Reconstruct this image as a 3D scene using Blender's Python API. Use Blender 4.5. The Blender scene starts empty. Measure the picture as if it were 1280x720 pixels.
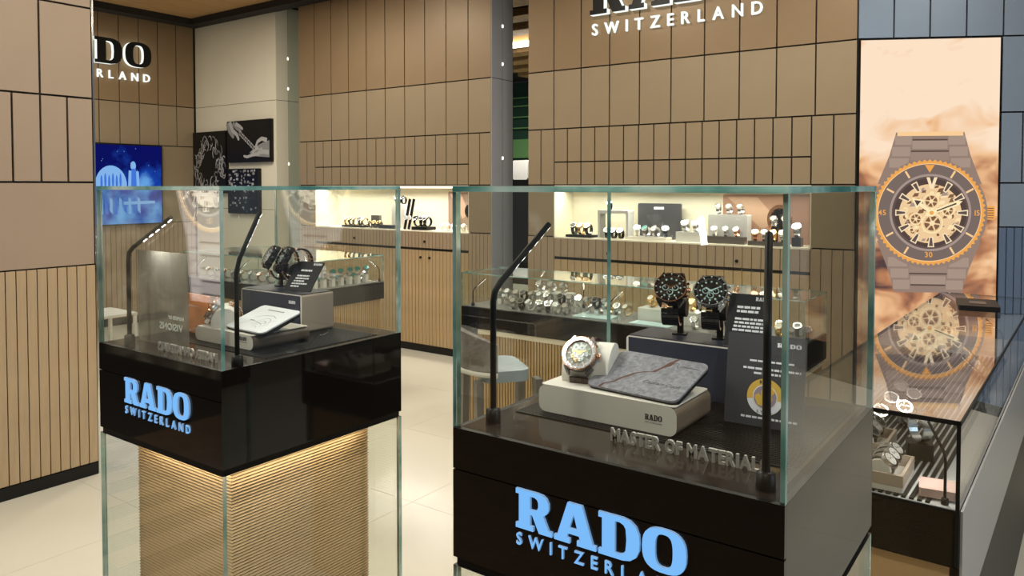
import bpy, math, random
from mathutils import Matrix, Vector
random.seed(7)
SC = bpy.context.scene
COL = SC.collection
R_ = math.radians

# ------------------------------------------------------------------ camera, world, lights, exposure
cam_d = bpy.data.cameras.new('camera'); cam = bpy.data.objects.new('camera', cam_d); COL.objects.link(cam)
cam_d.sensor_width = 36; cam_d.lens = 962/1280*36; cam_d.shift_y = -97/1280
cam_d.clip_start = .02; cam_d.clip_end = 100
cam.location = (0, 0, 1.5); cam.rotation_euler = (R_(90-1.8), 0, R_(35.87))
SC.camera = cam
SC.view_settings.view_transform = 'Standard'; SC.view_settings.look = 'None'
SC.view_settings.exposure = 0.0; SC.view_settings.gamma = 1
w = bpy.data.worlds.new('world'); SC.world = w; w.use_nodes = True
w.node_tree.nodes['Background'].inputs[0].default_value = (.95, .97, 1, 1)
w.node_tree.nodes['Background'].inputs[1].default_value = .12
SC.cycles.transparent_max_bounces = 48
SC.cycles.max_bounces = 10
SC.cycles.glossy_bounces = 6
SC.cycles.caustics_reflective = False; SC.cycles.caustics_refractive = False

def area(name, loc, size, power, color=(1, .93, .82), rot=(0, 0, 0), sy=None, spread=180):
    l = bpy.data.lights.new(name, 'AREA'); l.energy = power; l.color = color; l.size = size; l.spread = R_(spread)
    if sy: l.shape = 'RECTANGLE'; l.size_y = sy
    o = bpy.data.objects.new(name, l); COL.objects.link(o); o.location = loc; o.rotation_euler = rot
    return o
WARM = (1, .935, .80)
for i, (x, y, p) in enumerate([(-6.6, 3.2, 70), (-5.2, 3.9, 60), (-3.0, 3.6, 60), (-1.2, 3.7, 60), (-6.3, 1.2, 60), (-2.6, 1.7, 75), (-2.4, -.7, 90),
                               (.3, 2.2, 55), (.2, -.6, 50), (-4.6, -1.6, 90), (.9, 4.0, 45)]):
    area('ceiling_lamp', (x, y, 3.33), .35, p*.5, WARM)
area('bluish_side_light', (2.6, 1.5, 2.0), 1.6, 26, (.62, .8, 1), (0, R_(80), R_(20)), 2.0)  # broad bluish area light out of view at the right
area('niche_strip_lamp', (-5.17, 5.22, 1.485), 1.95, 13, (1, .95, .84), (R_(-15), 0, 0), .03)
area('niche_strip_lamp', (-2.33, 5.22, 1.485), 1.9, 13, (1, .95, .84), (R_(-15), 0, 0), .03)

area('hall_fill', (-6.4, 9.3, 3.2), .8, 110, WARM)  # extra area light added to brighten the hall beyond the gap
# ------------------------------------------------------------------ materials
MATS = {}
def principled(name, col, rough=.5, metal=0, spec=.5, emis=None, estr=0, noise=0, nscale=8, bump=0, bscale=60, coat=0, stretch=None):
    if name in MATS: return MATS[name]
    m = bpy.data.materials.new(name); m.use_nodes = True; nt = m.node_tree; b = nt.nodes['Principled BSDF']
    b.inputs['Base Color'].default_value = (*col, 1); b.inputs['Roughness'].default_value = rough
    b.inputs['Metallic'].default_value = metal; b.inputs['Specular IOR Level'].default_value = spec
    if coat: b.inputs['Coat Weight'].default_value = coat; b.inputs['Coat Roughness'].default_value = .03
    if emis: b.inputs['Emission Color'].default_value = (*emis, 1); b.inputs['Emission Strength'].default_value = estr
    if noise or bump:
        tc = nt.nodes.new('ShaderNodeTexCoord'); mp = nt.nodes.new('ShaderNodeMapping')
        nt.links.new(tc.outputs['Object'], mp.inputs[0])
        if stretch: mp.inputs['Scale'].default_value = stretch
    if noise:
        n = nt.nodes.new('ShaderNodeTexNoise'); n.inputs['Scale'].default_value = nscale; n.inputs['Detail'].default_value = 5
        nt.links.new(mp.outputs[0], n.inputs['Vector'])
        cr = nt.nodes.new('ShaderNodeValToRGB')
        cr.color_ramp.elements[0].position = .3; cr.color_ramp.elements[1].position = .7
        cr.color_ramp.elements[0].color = (*[c*(1-noise) for c in col], 1)
        cr.color_ramp.elements[1].color = (*[min(1, c*(1+noise)) for c in col], 1)
        nt.links.new(n.outputs['Fac'], cr.inputs[0]); nt.links.new(cr.outputs[0], b.inputs['Base Color'])
    if bump:
        n2 = nt.nodes.new('ShaderNodeTexNoise'); n2.inputs['Scale'].default_value = bscale
        nt.links.new(mp.outputs[0], n2.inputs['Vector'])
        bp = nt.nodes.new('ShaderNodeBump'); bp.inputs['Strength'].default_value = bump; bp.inputs['Distance'].default_value = .002
        nt.links.new(n2.outputs['Fac'], bp.inputs['Height']); nt.links.new(bp.outputs[0], b.inputs['Normal'])
    MATS[name] = m; return m

def emit(name, col, s=1.0):
    if name in MATS: return MATS[name]
    m = bpy.data.materials.new(name); m.use_nodes = True; nt = m.node_tree; nt.nodes.clear()
    e = nt.nodes.new('ShaderNodeEmission'); e.inputs[0].default_value = (*col, 1); e.inputs[1].default_value = s
    o = nt.nodes.new('ShaderNodeOutputMaterial'); nt.links.new(e.outputs[0], o.inputs[0]); MATS[name] = m; return m

def glass_mat(name, tint=(.975, .99, .98), ior=1.52, haze=0.0, hazecol=(.5, .5, .48)):
    m = bpy.data.materials.new(name); m.use_nodes = True; nt = m.node_tree; nt.nodes.clear()
    out = nt.nodes.new('ShaderNodeOutputMaterial'); mix = nt.nodes.new('ShaderNodeMixShader')
    tr = nt.nodes.new('ShaderNodeBsdfTransparent'); tr.inputs[0].default_value = (*tint, 1)
    gl = nt.nodes.new('ShaderNodeBsdfGlossy'); gl.inputs['Roughness'].default_value = .0; gl.inputs[0].default_value = (1, 1, 1, 1)
    fr = nt.nodes.new('ShaderNodeFresnel'); geo = nt.nodes.new('ShaderNodeNewGeometry')
    mx = nt.nodes.new('ShaderNodeMix'); mx.data_type = 'FLOAT'      # same reflectance from either side of a thin pane
    mx.inputs[2].default_value = ior; mx.inputs[3].default_value = 1/ior
    nt.links.new(geo.outputs['Backfacing'], mx.inputs[0]); nt.links.new(mx.outputs[0], fr.inputs['IOR'])
    nt.links.new(fr.outputs[0], mix.inputs[0]); nt.links.new(tr.outputs[0], mix.inputs[1]); nt.links.new(gl.outputs[0], mix.inputs[2])
    last = mix
    if haze:
        df = nt.nodes.new('ShaderNodeBsdfDiffuse'); df.inputs[0].default_value = (*hazecol, 1)
        m2 = nt.nodes.new('ShaderNodeMixShader'); m2.inputs[0].default_value = haze
        nt.links.new(mix.outputs[0], m2.inputs[1]); nt.links.new(df.outputs[0], m2.inputs[2]); last = m2
    nt.links.new(last.outputs[0], out.inputs[0]); MATS[name] = m; return m

GLASS = glass_mat('pane_glass')
COATED = glass_mat('reflective_counter_glass', (.93, .93, .93), 3.4)
ACRYL = glass_mat('smoky_acrylic', (.8, .8, .78), 1.45, .45, (.36, .34, .29))
TINT = glass_mat('clear_plastic', (.93, .93, .95), 1.45, .12, (.7, .7, .72))
EDGE = principled('glass_edge_teal', (.09, .33, .31), .1, 0, .6)
EDGE.node_tree.nodes['Principled BSDF'].inputs['Transmission Weight'].default_value = .35
def vary_edge():
    nt = EDGE.node_tree; L = nt.links.new
    tc = nt.nodes.new('ShaderNodeTexCoord'); n = nt.nodes.new('ShaderNodeTexNoise'); n.inputs['Scale'].default_value = 9; n.inputs['Detail'].default_value = 3
    cr = nt.nodes.new('ShaderNodeValToRGB'); e = cr.color_ramp.elements
    e[0].position = .36; e[0].color = (.08, .28, .27, 1); e[1].position = .68; e[1].color = (.8, .95, .92, 1); q = e.new(.5); q.color = (.32, .6, .56, 1)
    L(tc.outputs['Object'], n.inputs['Vector']); L(n.outputs['Fac'], cr.inputs[0]); L(cr.outputs[0], nt.nodes['Principled BSDF'].inputs['Base Color'])
vary_edge()
PANEL = principled('bronze_panel', (.315, .242, .155), .42, .15, .4, noise=.05, nscale=2.5, bump=.03, bscale=300)
PANELU = principled('bronze_panel_dimmed', (.275, .188, .105), .42, .15, .4, noise=.05, nscale=2.5, bump=.03, bscale=300)  # darker, warmer bronze copy: light falloff up the wall put into the colour
PANELP = principled('taupe_panel', (.36, .275, .205), .5, .1, .4, noise=.04, nscale=2, bump=.03, bscale=300)
PANELB = principled('blue_grey_panel', (.29, .37, .49), .4, .25, .5, noise=.05, nscale=2.5)
PANELG = principled('grey_panel', (.50, .50, .53), .4, .2, .5, noise=.03, nscale=2.5)
SLAT = principled('oak_slat', (.44, .315, .175), .55, 0, .3, noise=.12, nscale=9, stretch=(6, 6, .6))
SLATU = principled('taupe_slat', (.345, .255, .17), .5, 0, .3, noise=.06, nscale=9, stretch=(6, 6, .6))
SLATB = principled('blue_slat', (.13, .19, .32), .5, 0, .3)
DARK = principled('dark_joint', (.012, .01, .009), .7)
BLACK = principled('black_matt', (.006, .006, .006), .42, 0, .3)
GLOSSBLK = principled('black_back_painted_glass', (.009, .0075, .0065), .035, 0, .4)
DECK = principled('brown_black_gloss_deck', (.032, .025, .02), .1, 0, .45)
CREAM = principled('cream_panel', (.76, .71, .57), .6, noise=.03, nscale=1.5)
NICHE = principled('niche_cream', (.80, .75, .60), .6)
FLOORM = principled('cream_porcelain', (.66, .64, .55), .2, 0, .45, noise=.02, nscale=3)
JOINT = principled('floor_joint', (.40, .37, .31), .6)
MALL = principled('mall_wood_floor', (.17, .105, .06), .3, 0, .4, noise=.3, nscale=4, stretch=(1, 8, 1))
WOODC = principled('ceiling_wood', (.52, .32, .14), .5, 0, .3, noise=.25, nscale=5, stretch=(9, .7, 1))
RIB = principled('gold_ribbed_core', (.50, .34, .17), .42, .35, .5)
CHROME = principled('chrome', (.8, .8, .8), .12, 1)
STEEL = principled('steel', (.62, .62, .63), .25, 1)
GOLD = principled('gold', (.83, .55, .24), .25, 1)
ROSE = principled('rose_gold', (.75, .42, .27), .25, 1)
CERAM = principled('black_ceramic', (.01, .01, .012), .12, 0, .6)
CERBROWN = principled('brown_ceramic', (.06, .03, .022), .15, 0, .6)
PLASMA = principled('grey_ceramic', (.2, .18, .17), .2, .6)
LETG = principled('grey_letter', (.50, .48, .44), .4, .2)
WHITE = principled('white_leatherette', (.72, .69, .62), .5, noise=.02, nscale=60)
LUME = principled('white_lume', (.85, .88, .85), .4)
CYANL = principled('pale_cyan_marker', (.6, .8, .82), .3)
DIALBLK = principled('dial_black', (.008, .009, .012), .25)
DIALGRN = principled('dial_green', (.02, .16, .13), .25)
DIALSIL = principled('dial_silver', (.42, .40, .36), .4)
NAVY = principled('navy_riser', (.028, .033, .055), .35, noise=.1, nscale=90)
TAUPE = principled('taupe_side', (.42, .34, .26), .45)
BROWNSIDE = principled('brown_side', (.15, .11, .075), .4)
STONE = principled('grey_stone_card', (.20, .205, .235), .65, noise=.35, nscale=170, bump=.25, bscale=260)
CRACK = principled('rust_crack', (.085, .028, .016), .6)
CARDBLK = principled('card_black', (.016, .017, .021), .3)
CARDGREY = principled('card_dark_grey', (.06, .06, .066), .3)
PRINTW = principled('white_print', (.75, .77, .8), .5)
PRINTGR = principled('pale_print', (.42, .42, .42), .5)
PRINTG = principled('grey_print', (.25, .25, .25), .5)
PRINTGOLD = principled('gold_print', (.68, .44, .08), .4)
INK = principled('ink', (.03, .03, .035), .6)
ORANGE = principled('orange_panel', (.62, .2, .05), .3)
CAMEL = principled('chair_leather', (.13, .115, .10), .4, noise=.1, nscale=30)
CHAIRLT = principled('chair_piping', (.6, .57, .5), .5)
BLUEPAD = principled('seat_blue_grey', (.30, .37, .42), .35)
LED = emit('led_dot', (1, .97, .92), 22)
LEDSTRIP = emit('led_strip', (1, .94, .74), 4)
GLOWBLUE = emit('sign_blue_glow', (.20, .50, .95), 1.0)
GLOWRIM = principled('sign_rim', (.5, .55, .65), .3, 0, .5, (.2, .5, .95), .35)
GLOWW = emit('sign_white_glow', (.95, 1, .93), 1.1)
DGREEN = principled('dark_green_wall', (.014, .06, .036), .6)
GREEN = principled('mid_green_wall', (.14, .33, .12), .6)

# ------------------------------------------------------------------ mesh builder
class MB:
    def __init__(s): s.v = []; s.f = []; s.m = []; s.s = []
    def add(s, vs, fs, mi=0, M=None, smooth=False):
        o = len(s.v)
        for v in vs:
            v = Vector(v)
            s.v.append(tuple(M @ v) if M is not None else tuple(v))
        for k, f in enumerate(fs):
            s.f.append([o+i for i in f]); s.m.append(mi[k] if isinstance(mi, (list, tuple)) else mi); s.s.append(smooth)
        return s
    def box(s, a, b, mi=0, M=None):
        x0, y0, z0 = a; x1, y1, z1 = b
        vs = [(x0, y0, z0), (x1, y0, z0), (x1, y1, z0), (x0, y1, z0), (x0, y0, z1), (x1, y0, z1), (x1, y1, z1), (x0, y1, z1)]
        fs = [(0, 3, 2, 1), (4, 5, 6, 7), (0, 1, 5, 4), (2, 3, 7, 6), (1, 2, 6, 5), (3, 0, 4, 7)]   # -z +z -y +y +x -x
        return s.add(vs, fs, mi, M)
    def prism(s, poly, z0, z1, mi=0, M=None, side=None, smooth=False):
        n = len(poly)
        if sum(poly[i][0]*poly[(i+1) % n][1]-poly[(i+1) % n][0]*poly[i][1] for i in range(n)) < 0: poly = poly[::-1]
        vs = [(x, y, z0) for x, y in poly]+[(x, y, z1) for x, y in poly]
        s.add(vs, [list(range(n))[::-1], list(range(n, 2*n))], mi, M)
        return s.add(vs, [(i, (i+1) % n, n+(i+1) % n, n+i) for i in range(n)], mi if side is None else side, M, smooth)
    def flat(s, poly, z, mi=0, M=None):
        n = len(poly)
        if sum(poly[i][0]*poly[(i+1) % n][1]-poly[(i+1) % n][0]*poly[i][1] for i in range(n)) < 0: poly = poly[::-1]
        return s.add([(x, y, z) for x, y in poly], [list(range(n))], mi, M)
    def ring(s, r0, r1, z0, z1, n=32, mi=0, M=None, r1b=None, smooth=True):
        """flat ring with walls; r1b: alternate outer radius (teeth)"""
        vs = []
        for k in range(n):
            a = 2*math.pi*k/n; c, q = math.cos(a), math.sin(a); ro = r1 if (r1b is None or k % 2 == 0) else r1b
            vs += [(r0*c, r0*q, z1), (ro*c, ro*q, z1), (ro*c, ro*q, z0), (r0*c, r0*q, z0)]
        fs = []
        for k in range(n):
            a, b = 4*k, 4*((k+1) % n)
            fs += [(a, a+1, b+1, b), (a+1, a+2, b+2, b+1), (a+2, a+3, b+3, b+2), (a+3, a, b, b+3)]
        return s.add(vs, fs, mi, M)
    def lathe(s, prof, n=24, mi=0, M=None, smooth=True):
        vs = []
        for r, z in prof:
            for k in range(n):
                a = 2*math.pi*k/n; vs.append((r*math.cos(a), r*math.sin(a), z))
        fs = []
        for i in range(len(prof)-1):
            for k in range(n):
                k2 = (k+1) % n; fs.append((i*n+k, i*n+k2, (i+1)*n+k2, (i+1)*n+k))
        s.add(vs, fs, mi, M, smooth)
        L = len(prof)-1
        return s.add(vs, [list(range(n))[::-1], list(range(L*n, L*n+n))], mi, M)
    def tube(s, pts, r, n=8, mi=0, M=None):
        pts = [Vector(p) for p in pts]; rs = r if isinstance(r, (list, tuple)) else [r]*len(pts); vs = []; up = None
        for i, p in enumerate(pts):
            t = (pts[min(i+1, len(pts)-1)]-pts[max(i-1, 0)]).normalized()
            if up is None: up = Vector((0, 0, 1)) if abs(t.z) < .9 else Vector((1, 0, 0))
            a = t.cross(up).normalized(); b = a.cross(t); up = b
            for k in range(n):
                q = 2*math.pi*k/n; vs.append(tuple(p+a*rs[i]*math.cos(q)+b*rs[i]*math.sin(q)))
        fs = []
        for i in range(len(pts)-1):
            for k in range(n):
                k2 = (k+1) % n; fs.append((i*n+k2, i*n+k, (i+1)*n+k, (i+1)*n+k2))
        s.add(vs, fs, mi, M, True); L = len(pts)-1
        return s.add(vs, [list(range(n)), list(range(L*n, L*n+n))[::-1]], mi, M)
    def rbox(s, a, b, r, axis='z', mi=0, side=None, M=None, n=5):
        ax = 'xyz'.index(axis); o = [(1, 2), (2, 0), (0, 1)][ax]
        p0, p1 = (a[o[0]], a[o[1]]), (b[o[0]], b[o[1]])
        poly = rrect(p0[0], p0[1], p1[0], p1[1], r, n)
        P = [Matrix(((0, 0, 1, 0), (1, 0, 0, 0), (0, 1, 0, 0), (0, 0, 0, 1))), Matrix(((0, 1, 0, 0), (0, 0, 1, 0), (1, 0, 0, 0), (0, 0, 0, 1))), Matrix.Identity(4)][ax]
        return s.prism(poly, a[ax], b[ax], mi, (M @ P) if M is not None else P, side)
    def mesh(s, name, mats):
        me = bpy.data.meshes.new(name); me.from_pydata(s.v, [], s.f)
        for m in (mats if isinstance(mats, (list, tuple)) else [mats]): me.materials.append(m)
        me.polygons.foreach_set('material_index', s.m); me.polygons.foreach_set('use_smooth', s.s); me.update(); return me
    def build(s, name, mats, parent=None, loc=None):
        return link(name, s.mesh(name, mats), parent, loc)

def rrect(x0, y0, x1, y1, r, n=5):
    p = []
    for cx, cy, a0 in ((x1-r, y1-r, 0), (x0+r, y1-r, 90), (x0+r, y0+r, 180), (x1-r, y0+r, 270)):
        for k in range(n+1):
            a = R_(a0+90*k/n); p.append((cx+r*math.cos(a), cy+r*math.sin(a)))
    return p
def circ(cx, cy, rx, ry=None, n=32, a0=0, a1=360):
    ry = rx if ry is None else ry; full = abs(a1-a0) >= 360
    return [(cx+rx*math.cos(R_(a0+(a1-a0)*k/(n if full else n-1))), cy+ry*math.sin(R_(a0+(a1-a0)*k/(n if full else n-1)))) for k in range(n)]
def link(name, me, parent=None, loc=None):
    o = bpy.data.objects.new(name, me); COL.objects.link(o)
    if parent is not None: o.parent = parent
    if loc is not None: o.location = loc
    return o
def tag(o, label, cat, group=None, kind=None):
    if label: o['label'] = label
    if cat: o['category'] = cat
    if group: o['group'] = group
    if kind: o['kind'] = kind
    return o
def thing(name, label, cat, loc=(0, 0, 0), rz=0, group=None, M=None):
    o = bpy.data.objects.new(name, None); COL.objects.link(o); o.empty_display_size = .05
    if M is not None: o.matrix_world = M
    else: o.location = loc; o.rotation_euler = (0, 0, rz)
    return tag(o, label, cat, group)
def struct(o): o['kind'] = 'structure'; return o
def T(*a): return Matrix.Translation(a)
def RX(a): return Matrix.Rotation(R_(a), 4, 'X')
def RY(a): return Matrix.Rotation(R_(a), 4, 'Y')
def RZ(a): return Matrix.Rotation(R_(a), 4, 'Z')
UPRIGHT = RX(90)          # local xy drawing plane -> xz plane facing -y

# ------------------------------------------------------------------ lettering
SLAB = {
 'R': ([(0, 0), (.5, 0), (.5, .13), (.41, .13), (.41, .41), (.47, .41), (.66, 0), (1.02, 0), (1.02, .13), (.93, .13), (.78, .46), (.88, .54), (.93, .64), (.93, .79), (.87, .91), (.76, .98), (.62, 1), (0, 1), (0, .87), (.09, .87), (.09, .13), (0, .13)],
       [(.41, .54), (.54, .54), (.61, .58), (.64, .65), (.64, .76), (.61, .83), (.54, .87), (.41, .87)]),
 'A': ([(0, 0), (.42, 0), (.42, .13), (.34, .13), (.37, .24), (.66, .24), (.7, .13), (.61, .13), (.61, 0), (1.1, 0), (1.1, .13), (1.02, .13), (.74, 1), (.36, 1), (.08, .13), (0, .13)],
       [(.41, .38), (.62, .38), (.52, .74)]),
 'D': ([(0, 0), (.6, 0), (.78, .04), (.92, .15), (.99, .32), (1.0, .5), (.99, .68), (.92, .85), (.78, .96), (.6, 1), (0, 1), (0, .87), (.09, .87), (.09, .13), (0, .13)],
       [(.41, .13), (.53, .13), (.62, .17), (.67, .25), (.69, .5), (.67, .75), (.62, .83), (.53, .87), (.41, .87)]),
 'O': ([(.5+.5*math.copysign(abs(math.cos(R_(t)))**.75, math.cos(R_(t))), .5+.5*math.copysign(abs(math.sin(R_(t)))**.75, math.sin(R_(t)))) for t in range(0, 360, 12)],
       [(.5+.2*math.copysign(abs(math.cos(R_(t)))**.7, math.cos(R_(t))), .5+.37*math.copysign(abs(math.sin(R_(t)))**.7, math.sin(R_(t)))) for t in range(0, 360, 12)]),
}
_gl = {}
def glyph(ch, slab=False, bold=.02, shear=0):
    """returns (verts, faces, front flags) with height of capitals = 1, depth 0..1 along z"""
    key = (ch, slab, bold, shear)
    if key in _gl: return _gl[key]
    if slab:
        cu = bpy.data.curves.new('glyph', 'CURVE'); cu.dimensions = '2D'; cu.fill_mode = 'BOTH'
        for pts in SLAB[ch]:
            sp = cu.splines.new('POLY'); sp.points.add(len(pts)-1); sp.use_cyclic_u = True
            for p, q in zip(sp.points, pts): p.co = (q[0], q[1], 0, 1)
    else:
        cu = bpy.data.curves.new('glyph', 'FONT'); cu.body = ch; cu.offset = bold; cu.shear = shear; cu.size = 1.43; cu.resolution_u = 3
    cu.extrude = .5
    o = bpy.data.objects.new('glyph', cu); me = bpy.data.meshes.new_from_object(o)
    vs = [(v.co.x, v.co.y, v.co.z+.5) for v in me.vertices]; fs = [list(p.vertices) for p in me.polygons]; fr = [p.normal.z > .7 for p in me.polygons]
    bpy.data.objects.remove(o); bpy.data.curves.remove(cu); bpy.data.meshes.remove(me)
    x0 = min(v[0] for v in vs) if vs else 0
    vs = [(v[0]-x0, v[1], v[2]) for v in vs]
    _gl[key] = (vs, fs, fr, max(v[0] for v in vs)); return _gl[key]
def lettering(text, width, height, depth, M, mats, parent=None, gap=.14, slab=False, bold=.02, shear=0, joined=None, mirror=False, name='letter'):
    """writes text into a strip width x height in the local xy plane of M (z = out); separate letters, or one joined mesh"""
    gs = []; x = 0
    for ch in text:
        if ch == ' ': x += .45; continue
        g = glyph(ch, slab, bold, shear); gs.append((g, x)); x += g[3]+gap
    x -= gap; k = width/x; mb = MB(); out = []
    for g, gx in gs:
        b = mb if joined else MB()
        def tx(v):
            u = (v[0]+gx)*k
            return ((width-u) if mirror else u, v[1]*height, v[2]*depth)
        fs = [f[::-1] for f in g[1]] if mirror else g[1]
        b.add([tx(v) for v in g[0]], fs, [0 if f else len(mats)-1 for f in g[2]], M)
        if not joined: out.append(b.build(name, mats, parent))
    if joined: out.append(mb.build(joined, mats, parent))
    return out

# ------------------------------------------------------------------ panelled walls
_pm = {}
def piece(name, wd, ht, th, mat, bev=.0):
    key = (name, round(wd, 4), round(ht, 4), th, mat.name)
    if key not in _pm: _pm[key] = MB().box((0, 0, 0), (wd, th, ht)).mesh(name, mat)
    return _pm[key]
def panels(parent, org, ang, rects, mat, gap=.010, th=.014, name='panel'):
    """rects (s0,s1,z0,z1) along a wall through org, local x turned by ang degrees; the face lies on the wall line"""
    c, s = math.cos(R_(ang)), math.sin(R_(ang))
    for s0, s1, z0, z1 in rects:
        o = link(name, piece(name, s1-s0-gap, z1-z0-gap, th, mat), parent)
        t = s0+gap/2; o.location = (org[0]+c*t, org[1]+s*t, z0+gap/2); o.rotation_euler = (0, 0, R_(ang))
def grid(s0, s1, step, z0, z1):
    n = max(1, round((s1-s0)/step)); d = (s1-s0)/n
    return [(s0+d*i, s0+d*(i+1), z0, z1) for i in range(n)]
YB = 5.14

# --- floor
fl = struct(MB().box((-9, .25, -.05), (3, 13, -.003)).build('floor', JOINT))
tile = MB().box((0, 0, -.008), (.7985, .7985, 0)).mesh('tile', FLOORM)
for i in range(14):
    for j in range(7):
        o = link('tile', tile, fl); o.location = (-8.9+.8*i, .25+.8*j, 0)
struct(MB().box((-9, 5.85, -.006), (3, 13, 0)).build('floor_hall', FLOORM))
mf = struct(MB().box((-9, -7, -.05), (6, .245, -.006)).build('floor_mall', DARK))
pk = MB().box((0, 0, -.008), (.149, 1.195, -.001)).mesh('plank', MALL)
for i in range(40):
    for j in range(6):
        o = link('plank', pk, mf); o.location = (-4.5+.15*i, -7.0+1.2*j+(.6 if i % 2 else 0)-.6, 0)

# --- ceiling: wooden planks along y, dark margins along the walls
ce = struct(MB().box((-9, -6, 3.44), (3, 13, 3.5)).build('ceiling', DARK))
pl = MB().box((0, 0, 3.40), (.296, 4.9, 3.425)).mesh('ceiling_plank', WOODC)
for i in range(30):
    o = link('ceiling_plank', pl, ce); o.location = (-8.27+.3*i, .1, 0)
pl2 = MB().box((0, 0, 3.34), (3.4, .28, 3.42)).mesh('ceiling_plank', WOODC)
for j in range(9):
    o = link('ceiling_plank', pl2, ce); o.location = (-7.5, 6.2+.62*j, 0)
struct(MB().box((-8.27, 4.99, 3.33), (-1.0, 5.15, 3.44)).build('trim_1', DARK))
struct(MB().box((-8.28, .2, 3.33), (-8.1, 4.99, 3.44)).build('trim_2', DARK))
tag(MB().box((-6.6, 8.0, 3.27), (-5.0, 8.06, 3.33)).build('tube_light', emit('tube_glow', (1, .93, .8), 14)), 'white tube light on the wooden ceiling seen through the gap between walls', 'light')

# --- back wall: two panelled blocks with lit niches and built-in cabinets
def block(name, x0, x1, n0, n1, mat_side_end, slatw):
    b = MB()
    b.box((x0, YB+.016, 1.5), (x1, YB+.31, 3.42)); b.box((x0, YB+.29, 0), (x1, YB+.31, 1.085)); b.box((x0, YB+.016, 0), (n0-.001, YB+.29, 1.085)); b.box((n1+.001, YB+.016, 0), (x1, YB+.29, 1.085))
    b.box((x0, YB+.016, 1.085), (n0, YB+.31, 1.5)); b.box((n1, YB+.016, 1.085), (x1, YB+.31, 1.5)); b.box((n0, YB+.295, 1.085), (n1, YB+.31, 1.5))
    wl = struct(b.build(name, DARK))
    r = grid(x0, x1, .25, 2.41, 3.4)
    panels(wl, (0, YB), 0, r, PANELU)
    panels(wl, (0, YB), 0, grid(x0, x1, .25, 1.952, 2.41), PANEL)
    q = [(x0, n0)] if n0-x0 > .2 else []
    panels(wl, (0, YB), 0, grid(x0, n0, .125, 1.51, 1.952)+grid(n1, x1, .125, 1.51, 1.952), PANEL)
    panels(wl, (0, YB), 0, grid(n0, n1, .125, 1.69, 1.952)+grid(n0, n1, .125, 1.51, 1.69), PANEL)
    panels(wl, (0, YB), 0, [(x0, n0, 1.1, 1.51), (n1, x1, 1.1, 1.51)], PANEL)
    panels(wl, (0, YB), 0, grid(x0, n0, slatw, .07, 1.098)+grid(n1, x1, slatw, .07, 1.098), SLATU, .005, .014, 'slat')
    # niche lining
    li = MB()
    li.box((n0, YB+.283, 1.1), (n1, YB+.294, 1.5)); li.box((n0, YB+.004, 1.088), (n1, YB+.283, 1.1)); li.box((n0, YB+.004, 1.494), (n1, YB+.283, 1.506))
    li.box((n0-.01, YB+.004, 1.1), (n0+.004, YB+.283, 1.5)); li.box((n1-.004, YB+.004, 1.1), (n1+.01, YB+.283, 1.5))
    li.build('niche_lining', NICHE, wl)
    st = MB().box((n0+.02, YB+.03, 1.484), (n1-.02, YB+.045, 1.493)).build('light_strip', LEDSTRIP, wl)
    # cabinet
    return wl
wb1 = block('wall_back', -6.418, -3.931, -6.17, -4.18, None, .0417)
wb2 = block('wall_back.001', -3.557, -1.075, -3.305, -1.345, None, .0625)
def cabinet(x0, x1, sw, knobs, label):
    t = thing('built_in_cabinet', label, 'cabinet', ((x0+x1)/2, YB, 0))
    loc = Matrix.Translation((-(x0+x1)/2, -YB, 0))
    MB().box((x0, YB+.015, .07), (x1, YB+.285, 1.08), M=loc).build('carcass', DARK, t)
    MB().box((x0, YB+.01, 0), (x1, YB+.28, .07), M=loc).build('plinth', BLACK, t)
    for s0, s1, z0, z1 in grid(x0, x1, sw, .945, 1.086):
        o = link('drawer_slat', piece('drawer_slat', s1-s0-.005, z1-z0, .013, SLATU), t); o.location = (s0-(x0+x1)/2+.0025, 0, z0)
    for s0, s1, z0, z1 in grid(x0, x1, sw, .07, .922):
        o = link('door_slat', piece('door_slat', s1-s0-.005, z1-z0, .013, SLAT), t); o.location = (s0-(x0+x1)/2+.0025, 0, z0)
    for kx, kz in knobs:
        MB().lathe([(.011, 0), (.011, .01), (.008, .014)], 12, M=loc @ T(kx, YB, kz) @ RX(90)).build('knob', BLACK, t)
cabinet(-6.17, -4.18, .0417, [(-4.685, 1.002), (-4.734, .858), (-4.627, .858), (-5.6, 1.0)], 'slatted oak cabinet with black knobs under the left lit niche')
cabinet(-3.305, -1.345, .0625, [(-2.819, .99), (-1.825, .99)], 'slatted oak cabinet with black knobs under the right lit niche')
for x0, x1 in ((-6.418, -6.17), (-4.18, -3.931), (-3.557, -3.305), (-1.345, -1.075)):
    struct(MB().box((x0, YB+.01, 0), (x1, YB+.03, .07)).build('baseboard_back', BLACK))

# side faces of the gaps between the blocks
def side_wall(name, x, y0, ym, y1, mat, mat2):
    wl = struct(MB().box((x-.03, y0+.33, 0), (x-.016, y1, 3.42)).build(name, DARK))
    for (a, b, m) in ((y0, ym, mat), (ym, y1, mat2)):
        panels(wl, (x, 0), 90, [(a, b, .0, 2.41), (a, b, 2.41, 3.4)], m, .005)
    for z in (2.86, 1.74, 2.54):
        MB().box((x-.004, ym-.006, z-.012), (x+.004, ym+.006, z+.012)).build('pin_light', LEDSTRIP, wl)
    return wl
side_wall('wall_side', -6.785, YB, 5.296, 6.1, CREAM, principled('pale_green_cream', (.50, .52, .40), .6))
side_wall('wall_side.001', -3.93, YB+.002, 5.297, 5.448, PANELG, PANELG)
wc = struct(MB().box((-8.3, YB+.016, 0), (-6.8, YB+.4, 3.42)).build('wall_cream', DARK))
panels(wc, (0, YB), 0, [(-8.27, -6.785, 2.41, 3.39), (-8.27, -6.785, 1.25, 2.41), (-8.27, -6.785, .07, 1.25)], CREAM, .005)
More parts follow.
